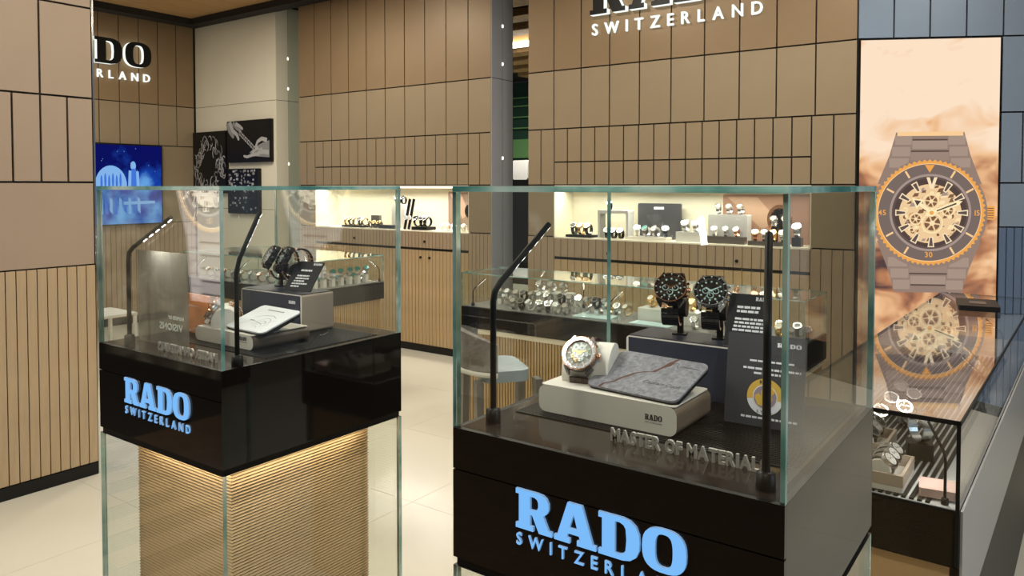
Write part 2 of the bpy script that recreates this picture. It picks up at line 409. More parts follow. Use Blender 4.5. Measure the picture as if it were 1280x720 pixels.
# wall on the far left
wf = struct(MB().box((-8.6, -1, 0), (-8.286, YB+.016, 3.42)).build('wall_left', DARK))
ys = [5.12-.2175*k for k in range(0, 16)]
panels(wf, (-8.27, 0), 90, [(ys[k+1], ys[k], 2.41, 3.37) for k in range(15)], PANELU)
panels(wf, (-8.27, 0), 90, [(ys[k+1], ys[k], 1.955, 2.41) for k in range(15)], PANEL)
panels(wf, (-8.27, 0), 90, [(ys[2*k+2], ys[2*k], 1.09, 1.955) for k in range(7)], PANEL)
panels(wf, (-8.27, 0), 90, grid(2.0, 5.12, .055, .08, 1.09), SLATU, .006, .014, 'slat')
# partition in front of it
wp = struct(MB().box((-4.4, -.05, 0), (-4.096, 1.96, 3.42)).build('wall_partition', DARK))
P0 = 1.958
panels(wp, (-4.08, 0), 90, [(P0-.25*(k+1), P0-.25*k, z0, z1) for k in range(8) for z0, z1 in ((2.41, 3.4), (1.95, 2.41))], PANELP)
panels(wp, (-4.08, 0), 90, [(P0-.125*(k+1), P0-.125*k, 1.52, 1.95) for k in range(14)], PANELP)
panels(wp, (-4.08, 0), 90, [(P0-1.0*(k+1), P0-1.0*k, 1.095, 1.52) for k in range(2)], PANELP)
panels(wp, (-4.08, 0), 90, [(P0-.0465*(k+1), P0-.0465*k, .065, 1.095) for k in range(40)], principled('oak_slat_pale', (.43, .32, .2), .5, 0, .3, noise=.07, nscale=9, stretch=(6, 6, .6)), .005, .014, 'slat')
struct(MB().box((-4.1, -.05, 0), (-4.078, 1.955, .062)).build('baseboard_left', BLACK))
struct(MB().box((-4.1, 1.9585, 0), (-4.08, 1.968, 3.4)).build('trim_3', CHROME))
# wall turned towards the camera at the right, with the light box
WR = Vector((-1.073, YB, 0)); WA = 28.85
wdx = Vector((math.cos(R_(WA)), math.sin(R_(WA)), 0))
def MR(t, out, z): return T(WR.x, WR.y, 0) @ RZ(WA) @ T(t, -out, z)
bk = MB().box((-.0, .016, 0), (2.6, .4, 3.42), M=MR(0, 0, 0)); wr = struct(bk.build('wall_right', DARK))
pw = .21
panels(wr, (WR.x, WR.y), WA, [(pw*k, pw*(k+1), 2.41, 3.4) for k in range(12)], PANELB)
panels(wr, (WR.x, WR.y), WA, [(.835+pw*2*k, .835+pw*2*(k+1), 1.95, 2.41) for k in range(4)]+[(.835+pw*k*.6, .835+pw*(k+1)*.6, 1.52, 1.95) for k in range(10)]+[(.835, 1.85, 1.25, 1.52)], PANELB)
panels(wr, (WR.x, WR.y), WA, [(.835+.045*k, .835+.045*(k+1), .07, 1.25) for k in range(22)], SLATB, .006, .014, 'slat')
wfr = struct(MB().box((-9, -6.2, 0), (6, -6, 3.4)).build('wall_front', principled('mall_shop_wall', (.09, .085, .08), .6)))
# hall behind the gap
hb = struct(MB().box((-10, 11.6, 0), (0, 11.75, 3.4)).build('wall_hall', DGREEN))
MB().box((-10, 11.55, 2.02), (0, 11.6, 2.36)).build('panel', GREEN, hb)
for z in (2.95, 3.1, 2.75, 2.55):
    MB().box((-10, 11.5, z), (0, 11.55, z+.02)).build('rail', GREEN, hb)
t = tag(MB().rbox((-7.0, 9.7, 1.6), (-6.72, 10.1, 1.9), .03, 'y').build('white_box', principled('white_gloss', (.75, .75, .75), .3)), 'white box seen far back through the gap between the walls', 'box')
tag(MB().rbox((-7.2, 9.6, 0), (-6.6, 10.2, 1.599), .03, 'y').build('hall_counter', BLACK), 'dark counter under the white box far behind the wall gap', 'counter')

# ------------------------------------------------------------------ wall signs
def wall_sign(M, wd, hR, label, group):
    t = thing('wall_sign', label, 'sign', M.translation, 0, group)
    Mi = t.matrix_basis.inverted() @ M
    Mi = T(*(-M.translation)) @ M
    lettering('RADO', wd, hR, .05, Mi @ T(0, .145, .01), [BLACK, GLOWW], t, gap=.1, slab=True, name='letter')
    lettering('SWITZERLAND', wd, .085, .02, Mi @ T(0, 0, .01), [GLOWW, GLOWW], t, gap=.75, bold=.012, name='letter')
wall_sign(T(-2.95, YB, 2.642) @ RX(90), 1.29, .27, 'shop name in black letters with white glow on the right back wall', None)
wall_sign(T(-8.27, 3.29, 2.645) @ RZ(90) @ RX(90), 1.29, .27, 'shop name in black letters, half hidden by the left partition', None)

# ------------------------------------------------------------------ light box with the giant watch
def big_watch(mb, cx, cz, R, M, L0=.002, nl=3):
    """flat print of a watch: material slots 1.. of POSTER"""
    z = [L0]
    def lay(poly, mi): z[0] += .00012; mb.flat([(cx+x*R, cz+y*R) for x, y in poly], z[0], mi, M)
    def rot(poly, a): c, s = math.cos(R_(a)), math.sin(R_(a)); return [(x*c-y*s, x*s+y*c) for x, y in poly]
    # bracelet above and below
    for sg in (1, -1):
        lay([(-.95, .55*sg), (.95, .55*sg), (.74, 1.1*sg), (.62, (.89+.22*nl)*sg), (-.62, (.89+.22*nl)*sg), (-.74, 1.1*sg)], 2)
        y = .85
        for k in range(nl):
            w_ = .74-.05*min(k, 3); h = .2
            lay([(-w_, sg*(y+.02)), (-w_*.52, sg*(y+.02)), (-w_*.52, sg*(y+h)), (-w_, sg*(y+h))], 3)
            lay([(w_, sg*(y+.02)), (w_*.52, sg*(y+.02)), (w_*.52, sg*(y+h)), (w_, sg*(y+h))], 3)
            lay([(-w_*.5, sg*(y-.06)), (w_*.5, sg*(y-.06)), (w_*.5, sg*(y+h-.08)), (-w_*.5, sg*(y+h-.08))], 4 if k % 2 else 3)
            lay([(-w_*.5, sg*(y+h-.1)), (w_*.5, sg*(y+h-.1)), (w_*.5, sg*(y+h-.07)), (-w_*.5, sg*(y+h-.07))], 5)
            y += h+.02
        if sg > 0: lay([(-.6, 1.48), (.6, 1.48), (.6, 1.56), (-.6, 1.56)], 7)
    # crown
    lay(rrect(1.0, -.13, 1.19, .13, .03), 6)
    for k in range(5): lay([(1.03, -.1+.045*k), (1.17, -.1+.045*k), (1.17, -.085+.045*k), (1.03, -.085+.045*k)], 5)
    # case, toothed bezel, insert
    lay(circ(0, -.02, 1.06, n=48), 2)
    lay([((1.03 if k % 2 else .985)*math.cos(math.pi*k/66), (1.03 if k % 2 else .985)*math.sin(math.pi*k/66)) for k in range(132)], 6)
    lay(circ(0, 0, .95, n=64), 7); lay(circ(0, 0, .935, n=64), 8)
    for a in range(0, 360, 30):
        if a == 0: lay([(-.09, .92), (.09, .92), (0, .77)], 6)
        elif a == 180: lettering_flat('30', 0, -.86, .1, lay, 6)
        elif a == 270: lettering_flat('15', .86, -.05, .1, lay, 6)
        elif a == 90: lettering_flat('45', -.86, -.05, .1, lay, 6)
        else: lay(rot([(-.018, .77), (.018, .77), (.018, .92), (-.018, .92)], -a), 7)
    lay(circ(0, 0, .745, n=64), 9); lay(circ(0, 0, .70, n=64), 10); lay(circ(0, 0, .66, n=64), 11)
    # skeleton movement
    rnd = random.Random(3)
    lay(circ(0, -.02, .57, n=40), 12)
    for k in range(120):
        a = rnd.uniform(0, 360); r = .54*math.sqrt(rnd.random()); q = rnd.uniform(.012, .05)
        px, py = r*math.cos(R_(a)), r*math.sin(R_(a))-.02
        lay(rot([(px-q*1.6, py-q), (px+q, py-q*.7), (px+q*1.5, py+q), (px-q*.6, py+q*.8)], 0) if k % 3 else circ(px, py, q, n=10), [13, 14, 15, 9, 12, 15, 14][k % 7])
    for gx, gy, gr in ((0, .22, .15), (.02, -.2, .2), (-.28, -.12, .12), (.3, .05, .12)):
        lay(circ(gx, gy, gr, n=28), 15); lay(circ(gx, gy, gr*.86, n=28), 12); lay(circ(gx, gy, gr*.72, n=28), 14)
        for k in range(3): lay([(gx+gr*.75*x, gy+gr*.75*y) for x, y in rot([(-.1, -1), (.1, -1), (.1, 1), (-.1, 1)], 60*k+20)], 12)
        lay(circ(gx, gy, gr*.25, n=16), 15)
    for a in range(0, 360, 30):
        if a == 0: lay([(-.1, .68), (-.04, .68), (0, .54), (.04, .68), (.1, .68), (.03, .46), (-.03, .46)], 16); continue
        wq = .034
        lay(rot([(-wq, .46), (wq, .46), (wq*1.8, .66), (-wq*1.8, .66)], -a), 16); lay(rot([(-wq*.5, .48), (wq*.5, .48), (wq*1.1, .64), (-wq*1.1, .64)], -a), 10)
    # hands: hour arrow to about 10, minutes to about 2, seconds to about 7
    lay(rot([(-.03, -.06), (.03, -.06), (.03, .3), (-.03, .3)], 52), 17); lay(rot([(-.11, .26), (.11, .26), (0, .46)], 52), 17); lay(rot([(-.06, .29), (.06, .29), (0, .4)], 52), 11)
    lay(rot([(-.035, -.1), (.035, -.1), (.045, .5), (0, .6), (-.045, .5)], -68), 17); lay(rot([(-.012, .1), (.012, .1), (.015, .48), (-.015, .48)], -68), 11)
    lay(rot([(-.008, -.15), (.008, -.15), (.006, .62), (-.006, .62)], 142), 7)
    lay(circ(0, 0, .075, n=20), 17); lay(circ(0, 0, .04, n=16), 6)
def lettering_flat(txt, cx, cy, h, lay, mi):
    x = 0; gs = []
    for ch in txt:
        g = glyph(ch); gs.append((g, x)); x += g[3]+.12
    for g, gx in gs:
        for f, fr in zip(g[1], g[2]):
            if fr: lay([((g[0][i][0]+gx-x/2)*h+cx, (g[0][i][1]-.0)*h+cy-.0) for i in f], mi)
def srgb(r, g, b): return tuple(((c/255+.055)/1.055)**2.4 if c > 10 else c/255/12.92 for c in (r, g, b))
def poster_mats(tag_, k=1.0, grey=0):
    cols = [(150, 128, 116), (168, 146, 132), (156, 134, 122), (96, 78, 70), (240, 168, 84), (250, 206, 150), (122, 106, 100), (168, 148, 138), (100, 84, 80), (86, 70, 66),
            (240, 204, 156), (214, 166, 116), (128, 94, 70), (252, 228, 178), (250, 226, 186), (255, 236, 186)]
    out = []
    for i, c in enumerate(cols):
        if grey: m_ = sum(c)/3; c = tuple(m_*(grey)+q*(1-grey) for q in c)
        out.append(emit('print_%s_%d' % (tag_, i), tuple(q*k for q in srgb(*c)), 1))
    return out
def poster_ground(name, lo, hi, blobs, k=1.0):
    """printed backlit ground: soft out-of-focus stones"""
    m = bpy.data.materials.new(name); m.use_nodes = True; nt = m.node_tree; nt.nodes.clear()
    tc = nt.nodes.new('ShaderNodeTexCoord'); mp = nt.nodes.new('ShaderNodeMapping'); mp.inputs['Scale'].default_value = (1.6, 1, 2.4)
    n = nt.nodes.new('ShaderNodeTexNoise'); n.inputs['Scale'].default_value = 2.1; n.inputs['Detail'].default_value = 2.5; n.inputs['Distortion'].default_value = .9
    sx = nt.nodes.new('ShaderNodeSeparateXYZ'); mr = nt.nodes.new('ShaderNodeMapRange')
    mr.inputs[1].default_value = lo; mr.inputs[2].default_value = hi; mr.inputs[3].default_value = -.1; mr.inputs[4].default_value = .3
    ad = nt.nodes.new('ShaderNodeMath'); ad.operation = 'ADD'; cr = nt.nodes.new('ShaderNodeValToRGB')
    L = nt.links.new
    L(tc.outputs['Object'], mp.inputs[0]); L(mp.outputs[0], n.inputs['Vector']); L(tc.outputs['Object'], sx.inputs[0]); L(sx.outputs[2], mr.inputs[0])
    L(n.outputs['Fac'], ad.inputs[0]); L(mr.outputs[0], ad.inputs[1]); L(ad.outputs[0], cr.inputs[0])
    e = cr.color_ramp.elements; e[0].position = .22; e[0].color = (*[q*k for q in blobs[0]], 1); e[1].position = .72; e[1].color = (*[q*k for q in blobs[3]], 1)
    for p, c in ((.36, blobs[1]), (.5, blobs[2])):
        q = e.new(p); q.color = (*[v*k for v in c], 1)
    em = nt.nodes.new('ShaderNodeEmission'); o = nt.nodes.new('ShaderNodeOutputMaterial'); L(cr.outputs[0], em.inputs[0]); L(em.outputs[0], o.inputs[0])
    return m
PG = poster_ground('poster_ground', 1.5, 2.0, [srgb(88, 66, 66), srgb(186, 128, 92), srgb(240, 190, 142), srgb(253, 226, 198)])
lb = thing('lightbox_poster', 'tall backlit poster of a giant gold and taupe skeleton watch', 'poster', (WR.x, WR.y, 0), R_(WA))
b = MB(); b.box((.01, -.006, .45), (.826, .014, 2.405)); b.build('frame', BLACK, lb)
MB().box((.016, -.012, .456), (.82, -.0062, 2.399)).build('backlit_print', PG, lb)
b = MB(); big_watch(b, .425, 1.338, .318, RX(90), .0125); b.build('printed_watch', [PG]*2+poster_mats('a'), lb)

# poster across the mall passage (seen mirrored in the left case's glass)
PG2 = poster_ground('poster_ground_grey', .6, 2.6, [srgb(60, 50, 40), srgb(110, 98, 80), srgb(150, 138, 112), srgb(190, 176, 150)], .9)
lb2 = thing('mall_poster', 'large dim poster of two grey watches across the passage, mirrored in the left case', 'poster', (-4.97, -1.55, 0), R_(180))

# ------------------------------------------------------------------ screen and pictures
scr = thing('wall_screen', 'blue video screen on the far left wall', 'screen', (-8.27, 4.0, 1.5), R_(90))
MB().box((-1.0, -.05, -.42), (.695, 0, .455)).build('casing', BLACK, scr)
def screen_mat():
    m = bpy.data.materials.new('screen_blue'); m.use_nodes = True; nt = m.node_tree; nt.nodes.clear()
    tc = nt.nodes.new('ShaderNodeTexCoord'); n = nt.nodes.new('ShaderNodeTexNoise'); n.inputs['Scale'].default_value = 3.2; n.inputs['Detail'].default_value = 6
    sx = nt.nodes.new('ShaderNodeSeparateXYZ'); mr = nt.nodes.new('ShaderNodeMapRange')
    mr.inputs[1].default_value = -.45; mr.inputs[2].default_value = .3; mr.inputs[3].default_value = .3; mr.inputs[4].default_value = -.12
    ad = nt.nodes.new('ShaderNodeMath'); ad.operation = 'ADD'
    cr = nt.nodes.new('ShaderNodeValToRGB'); e = cr.color_ramp.elements
    e[0].position = .42; e[0].color = (.004, .006, .12, 1); e[1].position = .8; e[1].color = (.18, .5, .95, 1); q = e.new(.58); q.color = (.01, .06, .42, 1)
    em = nt.nodes.new('ShaderNodeEmission'); em.inputs[1].default_value = .9; o = nt.nodes.new('ShaderNodeOutputMaterial'); L = nt.links.new
    L(tc.outputs['Object'], n.inputs['Vector']); L(tc.outputs['Object'], sx.inputs[0]); L(sx.outputs[2], mr.inputs[0]); L(n.outputs['Fac'], ad.inputs[0]); L(mr.outputs[0], ad.inputs[1]); L(ad.outputs[0], cr.inputs[0])
    L(cr.outputs[0], em.inputs[0]); L(em.outputs[0], o.inputs[0]); return m
MB().box((-.985, -.053, -.405), (.68, -.0502, .44)).build('display', screen_mat(), scr)
SB1 = emit('screen_pale', (.25, .5, .9), .9); SB2 = emit('screen_mid', (.06, .2, .75), .9)
b = MB(); M = T(0, -.0535, 0) @ RX(90)
b.flat([(0.0, 0)]+circ(.12, .0, .17, .22, 16, 180, 0)+[(.29, 0)], .0002, 0, M)
for k in range(6): b.flat(circ(.02+.04*k, .04+.02*(k % 2), .012, .08, 10), .0004, 1, M)
b.flat([(.30, -.02), (.43, -.02), (.42, .16), (.31, .17)], .0002, 0, M); b.flat(circ(.36, .22, .03, .05, 12), .0002, 0, M); b.flat([(.335, -.02), (.395, -.02), (.39, .19), (.34, .19)], .0005, 1, M)
for k in range(14): b.flat(circ(random.uniform(0, .62), random.uniform(.15, .42), .004, n=6), .0003, 0, M)
for k in range(9): b.flat([(.05*k, -.3+.02*(k % 3)), (.05*k+.035, -.3), (.05*k+.03, -.14+.02*(k % 2)), (.05*k+.004, -.12)], .0003, k % 2, M)
b.flat([(.25, -.2), (.6, -.19), (.6, -.16), (.25, -.165)], .0005, 0, M)
b.build('picture', [SB1, SB2], scr)

def canvas(label, x0, x1, z0, z1, draw):
    t = thing('canvas_picture', label, 'picture', ((x0+x1)/2, YB, (z0+z1)/2))
    W, H = (x1-x0)/2, (z1-z0)/2
    MB().box((-W, -.045, -H), (W, 0, H)).build('stretched_canvas', BLACK, t)
    b = MB(); draw(b, W, H, T(0, -.0455, 0) @ RX(90)); b.build('print', [PRINTGR, PRINTG, BLACK], t)
def stroke(b, pts, w0, mi, M, z=.0003):
    """tapered flat stroke through pts"""
    n = len(pts); L = []; Rr = []
    for i in range(n):
        p = Vector(pts[i]); t = (Vector(pts[min(i+1, n-1)])-Vector(pts[max(i-1, 0)])).normalized(); q = Vector((-t.y, t.x)); ww = w0*(.35+.65*math.sin(math.pi*(i+.5)/n))
        L.append(tuple(p+q*ww)); Rr.append(tuple(p-q*ww))
    for i in range(n-1): b.flat([L[i], L[i+1], Rr[i+1], Rr[i]], z, mi, M)
def d_chain(b, W, H, M):
    r = random.Random(5)
    for k in range(110):
        a = r.uniform(0, 6.28); rr = r.uniform(.62, 1.05); x, y = W*.9*rr*math.cos(a), H*.85*rr*math.sin(a)-.05
        if abs(x) > W*.93 or abs(y) > H*.95: continue
        q = r.uniform(0, 6.28); s = r.uniform(.02, .05)
        stroke(b, [(x+s*math.cos(q+t), y+s*1.6*math.sin(q+t)) for t in (0, .6, 1.2, 1.8, 2.4)], .006, k % 2, M, .0003+k*.000002)
def d_hands(b, W, H, M):
    def finger(pts, w0, mi, z):
        for i in range(len(pts)-1):
            p, q = Vector(pts[i]), Vector(pts[i+1]); t = (q-p).normalized(); nn = Vector((-t.y, t.x)); wa, wb = w0*(1-.12*i), w0*(1-.12*(i+1))
            b.flat([tuple(p+nn*wa), tuple(p-nn*wa), tuple(q-nn*wb), tuple(q+nn*wb)], z, mi, M)
            b.flat(circ(q.x, q.y, wb, n=10), z+.00002, mi, M)
    # upper left hand reaching down
    finger([(-.37, .21), (-.33, .12), (-.27, .06)], .03, 1, .0003); finger([(-.33, .22), (-.27, .12), (-.2, .08), (-.17, .03)], .028, 0, .0004)
    finger([(-.27, .21), (-.2, .15), (-.14, .12), (-.11, .07)], .024, 1, .0005); finger([(-.22, .2), (-.15, .17), (-.1, .14)], .02, 0, .0006)
    # lower right open hand
    b.flat([(W*.97, -.0), (W*.97, -H*.8), (.16, -H*.74), (.02, -H*.55), (.1, -H*.38), (.2, -.04)], .0004, 1, M)
    finger([(.2, -.14), (.08, -.15), (-.02, -.17), (-.07, -.16)], .02, 0, .0006); finger([(.25, -.08), (.15, -.08), (.08, -.12)], .022, 0, .0007)
    finger([(.33, .0), (.24, .02), (.17, -.01), (.14, -.06)], .024, 0, .0008); finger([(.36, -.05), (.27, -.04), (.2, -.07)], .024, 1, .0009); finger([(.36, -.13), (.26, -.12), (.18, -.13)], .026, 0, .001)
    for k in range(11):
        x, y = -.14+.025*k, .09-.017*k
        b.flat(circ(x, y, .02, .028, 10), .0012+.00003*k, k % 2, M); b.flat(circ(x, y, .01, .015, 8), .00121+.00003*k, 2, M)
def d_moss(b, W, H, M):
    r = random.Random(9)
    for k in range(90):
        x, y = r.uniform(-W*.9, W*.9), r.uniform(.0, H*.93) if k < 60 else r.uniform(-H*.9, H*.9)
        b.flat(circ(x, y, r.uniform(.008, .025), r.uniform(.006, .018), 8), .0003+k*.000002, k % 2, M)
canvas('black canvas with pale chain links in the corner left of the hands picture', -8.262, -7.63, 1.42, 2.12, d_chain)
canvas('black canvas of two grey hands holding a bracelet on the cream wall', -7.595, -6.83, 1.76, 2.215, d_hands)
canvas('small dark canvas with grey speckles below the hands picture', -7.59, -7.045, 1.2, 1.692, d_moss)

# ------------------------------------------------------------------ glass panes and lamps
def pane(parent, a, b, M=None, name='glass_pane', edge=EDGE, glass=None):
    d = [b[i]-a[i] for i in range(3)]; ax = d.index(min(d)); mi = [1]*6
    if ax != 2:
        mi[0] = 2
        if name == 'skirt_pane': mi[1] = 2
    for k in {0: (4, 5), 1: (2, 3), 2: (0, 1)}[ax]: mi[k] = 0
    return MB().box(a, b, mi, M).build(name, [glass or GLASS, edge, BLACK], parent)
def lamp(x, y, z, ang, reach, rise, hb, label, group=None, r=.0048, power=.32, nled=6, s=1.0, lk=1.0):
    t = thing('gooseneck_lamp', label, 'lamp', (x, y, z), R_(ang), group)
    MB().lathe([(.011*s, 0), (.0115*s, .004*s), (.0105*s, .02*s), (.006*s, .022*s)], 16).build('base_collar', BLACK, t)
    arm = MB().tube([(0, 0, .02*s), (0, 0, hb-.02), (.003, 0, hb-.006), (reach*.12, 0, hb+rise*.08), (reach, 0, hb+rise)], r, 10).build('bent_arm', BLACK, t)
    d = Vector((reach*.88, 0, rise*.92)).normalized(); nrm = Vector((d.z, 0, -d.x))
    led = MB().box((-.0045*s*lk, -.0011*s*lk, -.001), (.0045*s*lk, .0011*s*lk, .001)).mesh('led', LED)
    ry = math.atan2(-d.z, d.x)
    for k in range(nled):
        f = .3+.65*k/(nled-1)
        p = Vector((reach*.12, 0, hb+rise*.08))+Vector((reach*.88, 0, rise*.92))*f+nrm*(r-.0009)
        o = link('led', led, arm); o.location = p; o.rotation_euler = (0, ry, 0)
    if power:
        l = bpy.data.lights.new('lamp_glow', 'AREA'); l.shape = 'RECTANGLE'; l.size = math.hypot(reach, rise)*.7; l.size_y = .008; l.energy = power; l.color = (1, .97, .92)
        lo = bpy.data.objects.new('lamp_glow', l); COL.objects.link(lo); lo.parent = t
        p = Vector((reach*.6, 0, hb+rise*.6))+nrm*(r+.004); lo.location = p
        zz = -nrm; xx = d; yy = zz.cross(xx); m3 = Matrix((xx, yy, zz)).transposed(); lo.rotation_euler = m3.to_euler()
    return t

# ------------------------------------------------------------------ plinth display cases
CZ = 1.15
def case(x0, x1, y0, y1, label):
    t = thing('display_case', label, 'display case', ((x0+x1)/2, (y0+y1)/2, 0))
    M = T(-(x0+x1)/2, -(y0+y1)/2, 0); g = .008
    # glass hood
    pane(t, (x0, y0, CZ), (x1, y0+g, 1.4918), M); pane(t, (x0, y1-g, CZ), (x1, y1, 1.4918), M)
    pane(t, (x0, y0+g+.0004, CZ), (x0+g, y1-g-.0004, 1.4918), M); pane(t, (x1-g, y0+g+.0004, CZ), (x1, y1-g-.0004, 1.4918), M)
    pane(t, (x0, y0, 1.4922), (x1, y1, 1.5002), M, 'top_pane')
    # black box: front with a recessed joint, sides, deck
    MB().box((x0+.006, y0+.006, .96), (x1-.006, y1-.006, CZ-.012), M=M).build('box_core', BLACK, t)
    MB().box((x0, y0, 1.0905), (x1, y0+.006, CZ-.0005), M=M).build('upper_front_band', GLOSSBLK, t)
    sf = MB().box((x0, y0, .96), (x1, y0+.006, 1.0885), M=M).build('sign_front', GLOSSBLK, t)
    MB().box((x1-.006, y0+.0065, .96), (x1, y1-.0065, CZ-.0005), M=M).build('side_panel', GLOSSBLK, t)
    MB().box((x0, y0+.0065, .96), (x0+.006, y1-.0065, CZ-.0005), M=M).build('side_panel', GLOSSBLK, t)
    MB().box((x0, y1-.006, .96), (x1, y1, CZ-.0005), M=M).build('rear_panel', GLOSSBLK, t)
    MB().box((x0+.008, y0+.008, CZ-.0118), (x1-.008, y1-.008, CZ), M=M).build('deck', DECK, t)
    b = MB()
    for k in range(46):
        yy = y0+.115+.0068*k
        if yy < y1-.05: b.box((x0+.03, yy, CZ), (x1-.022, yy+.0042, CZ+.0016), M=M)
    o = b.build('grooved_mat', BLACK, t); o['kind'] = 'stuff'
    MB().box((x0+.004, y0+.004, .948), (x1-.004, y1-.004, .96), M=M).build('shadow_gap', BLACK, t)
    # ribbed core in a glass skirt
    i = .055; n = 143; b = MB(); c0, c1, d0, d1 = x0+i, x1-i, y0+i, y1-i; vs = []; fs = []
    h = .942/n
    for k in range(n*2+1):
        z = .004+h*k/2; q = 0 if k % 2 else .0028
        vs += [(c0+q, d0+q, z), (c1-q, d0+q, z), (c1-q, d1-q, z), (c0+q, d1-q, z)]
        if k:
            o_ = 4*(k-1)
            for e in range(4): fs.append((o_+e, o_+(e+1) % 4, o_+4+(e+1) % 4, o_+4+e))
    b.add(vs, fs, 0, M); b.build('ribbed_core', RIB, t)
    for lx, ly, sx, sy in (((x0+x1)/2, y0+.03, x1-x0-.12, .02), (x1-.03, (y0+y1)/2, .02, y1-y0-.12)):
        l = area('under_glow', (lx, ly, .944), sx, .22, (1, .86, .62), sy=sy)
        MB().box((lx-sx/2, ly-sy/2, .9455), (lx+sx/2, ly+sy/2, .9478), M=M).build('light_strip', emit('led_strip_dim', (1, .86, .6), .5), t)
    for a, c in (((x0, y0, .0), (x1, y0+g, .9475)), ((x0, y1-g, 0), (x1, y1, .9475)), ((x0, y0+g+.0004, 0), (x0+g, y1-g-.0004, .9475)), ((x1-g, y0+g+.0004, 0), (x1, y1-g-.0004, .9475))):
        pane(t, a, c, M, 'skirt_pane')
    lettering('RADO', .247, .054, .004, M @ T(x0+.115, y0, 1.035) @ RX(90), [GLOWBLUE, GLOWRIM], sf, gap=.06, slab=True)
    lettering('SWITZERLAND', .247, .0165, .003, M @ T(x0+.115, y0, 1.011) @ RX(90), [GLOWBLUE, GLOWRIM], sf, gap=.7, bold=.012)
    return t
XR0, XR1, XL0, XL1, Y0, Y1 = -.719, -.245, -1.757, -1.291, .848, 1.316
case(XR0, XR1, Y0, Y1, 'nearest glass display case on a black plinth, holding the cracked stone card')
case(XL0, XL1, Y0, Y1+.015, 'glass display case on a black plinth at left, in front of the partition')
lamp(-.685, .9, CZ, 75, .11, .091, .2, 'black bent lamp standing at the left front of the nearer case')
lamp(-.277, .883, CZ, 107, .10, .093, .197, 'black lamp rising straight at the right front corner of the nearer case')
lamp(-1.683, .879, CZ, 12, .13, .073, .21, 'bent lamp with glowing dots at the left of the left case', lk=1.15, nled=5)
lamp(-1.306+.0, .893, CZ, 90, .055, .098, .2, 'black bent lamp beside the front right corner of the left case')

# standing metal letters, then a reversed set imitating a reflection
t = thing('standing_letters', 'grey metal letters standing along the front of the nearer case', 'lettering', (-.505, .934, CZ))
lettering('MASTER OF MATERIALS', .214, .0165, .004, T(0, 0, .0005) @ RX(90), [LETG, LETG], t, gap=.1, bold=.055)
t = thing('standing_letters', 'reversed letters built as a reflection in the front glass of the left case', 'lettering', (-1.577, .888, CZ))
lettering('MASTER OF MATERIALS', .214, .0165, .004, T(0, 0, .0005) @ RX(90), [LETG, LETG], t, gap=.1, bold=.055, mirror=True)  # words reflected in the glass, modelled as solid reversed letters

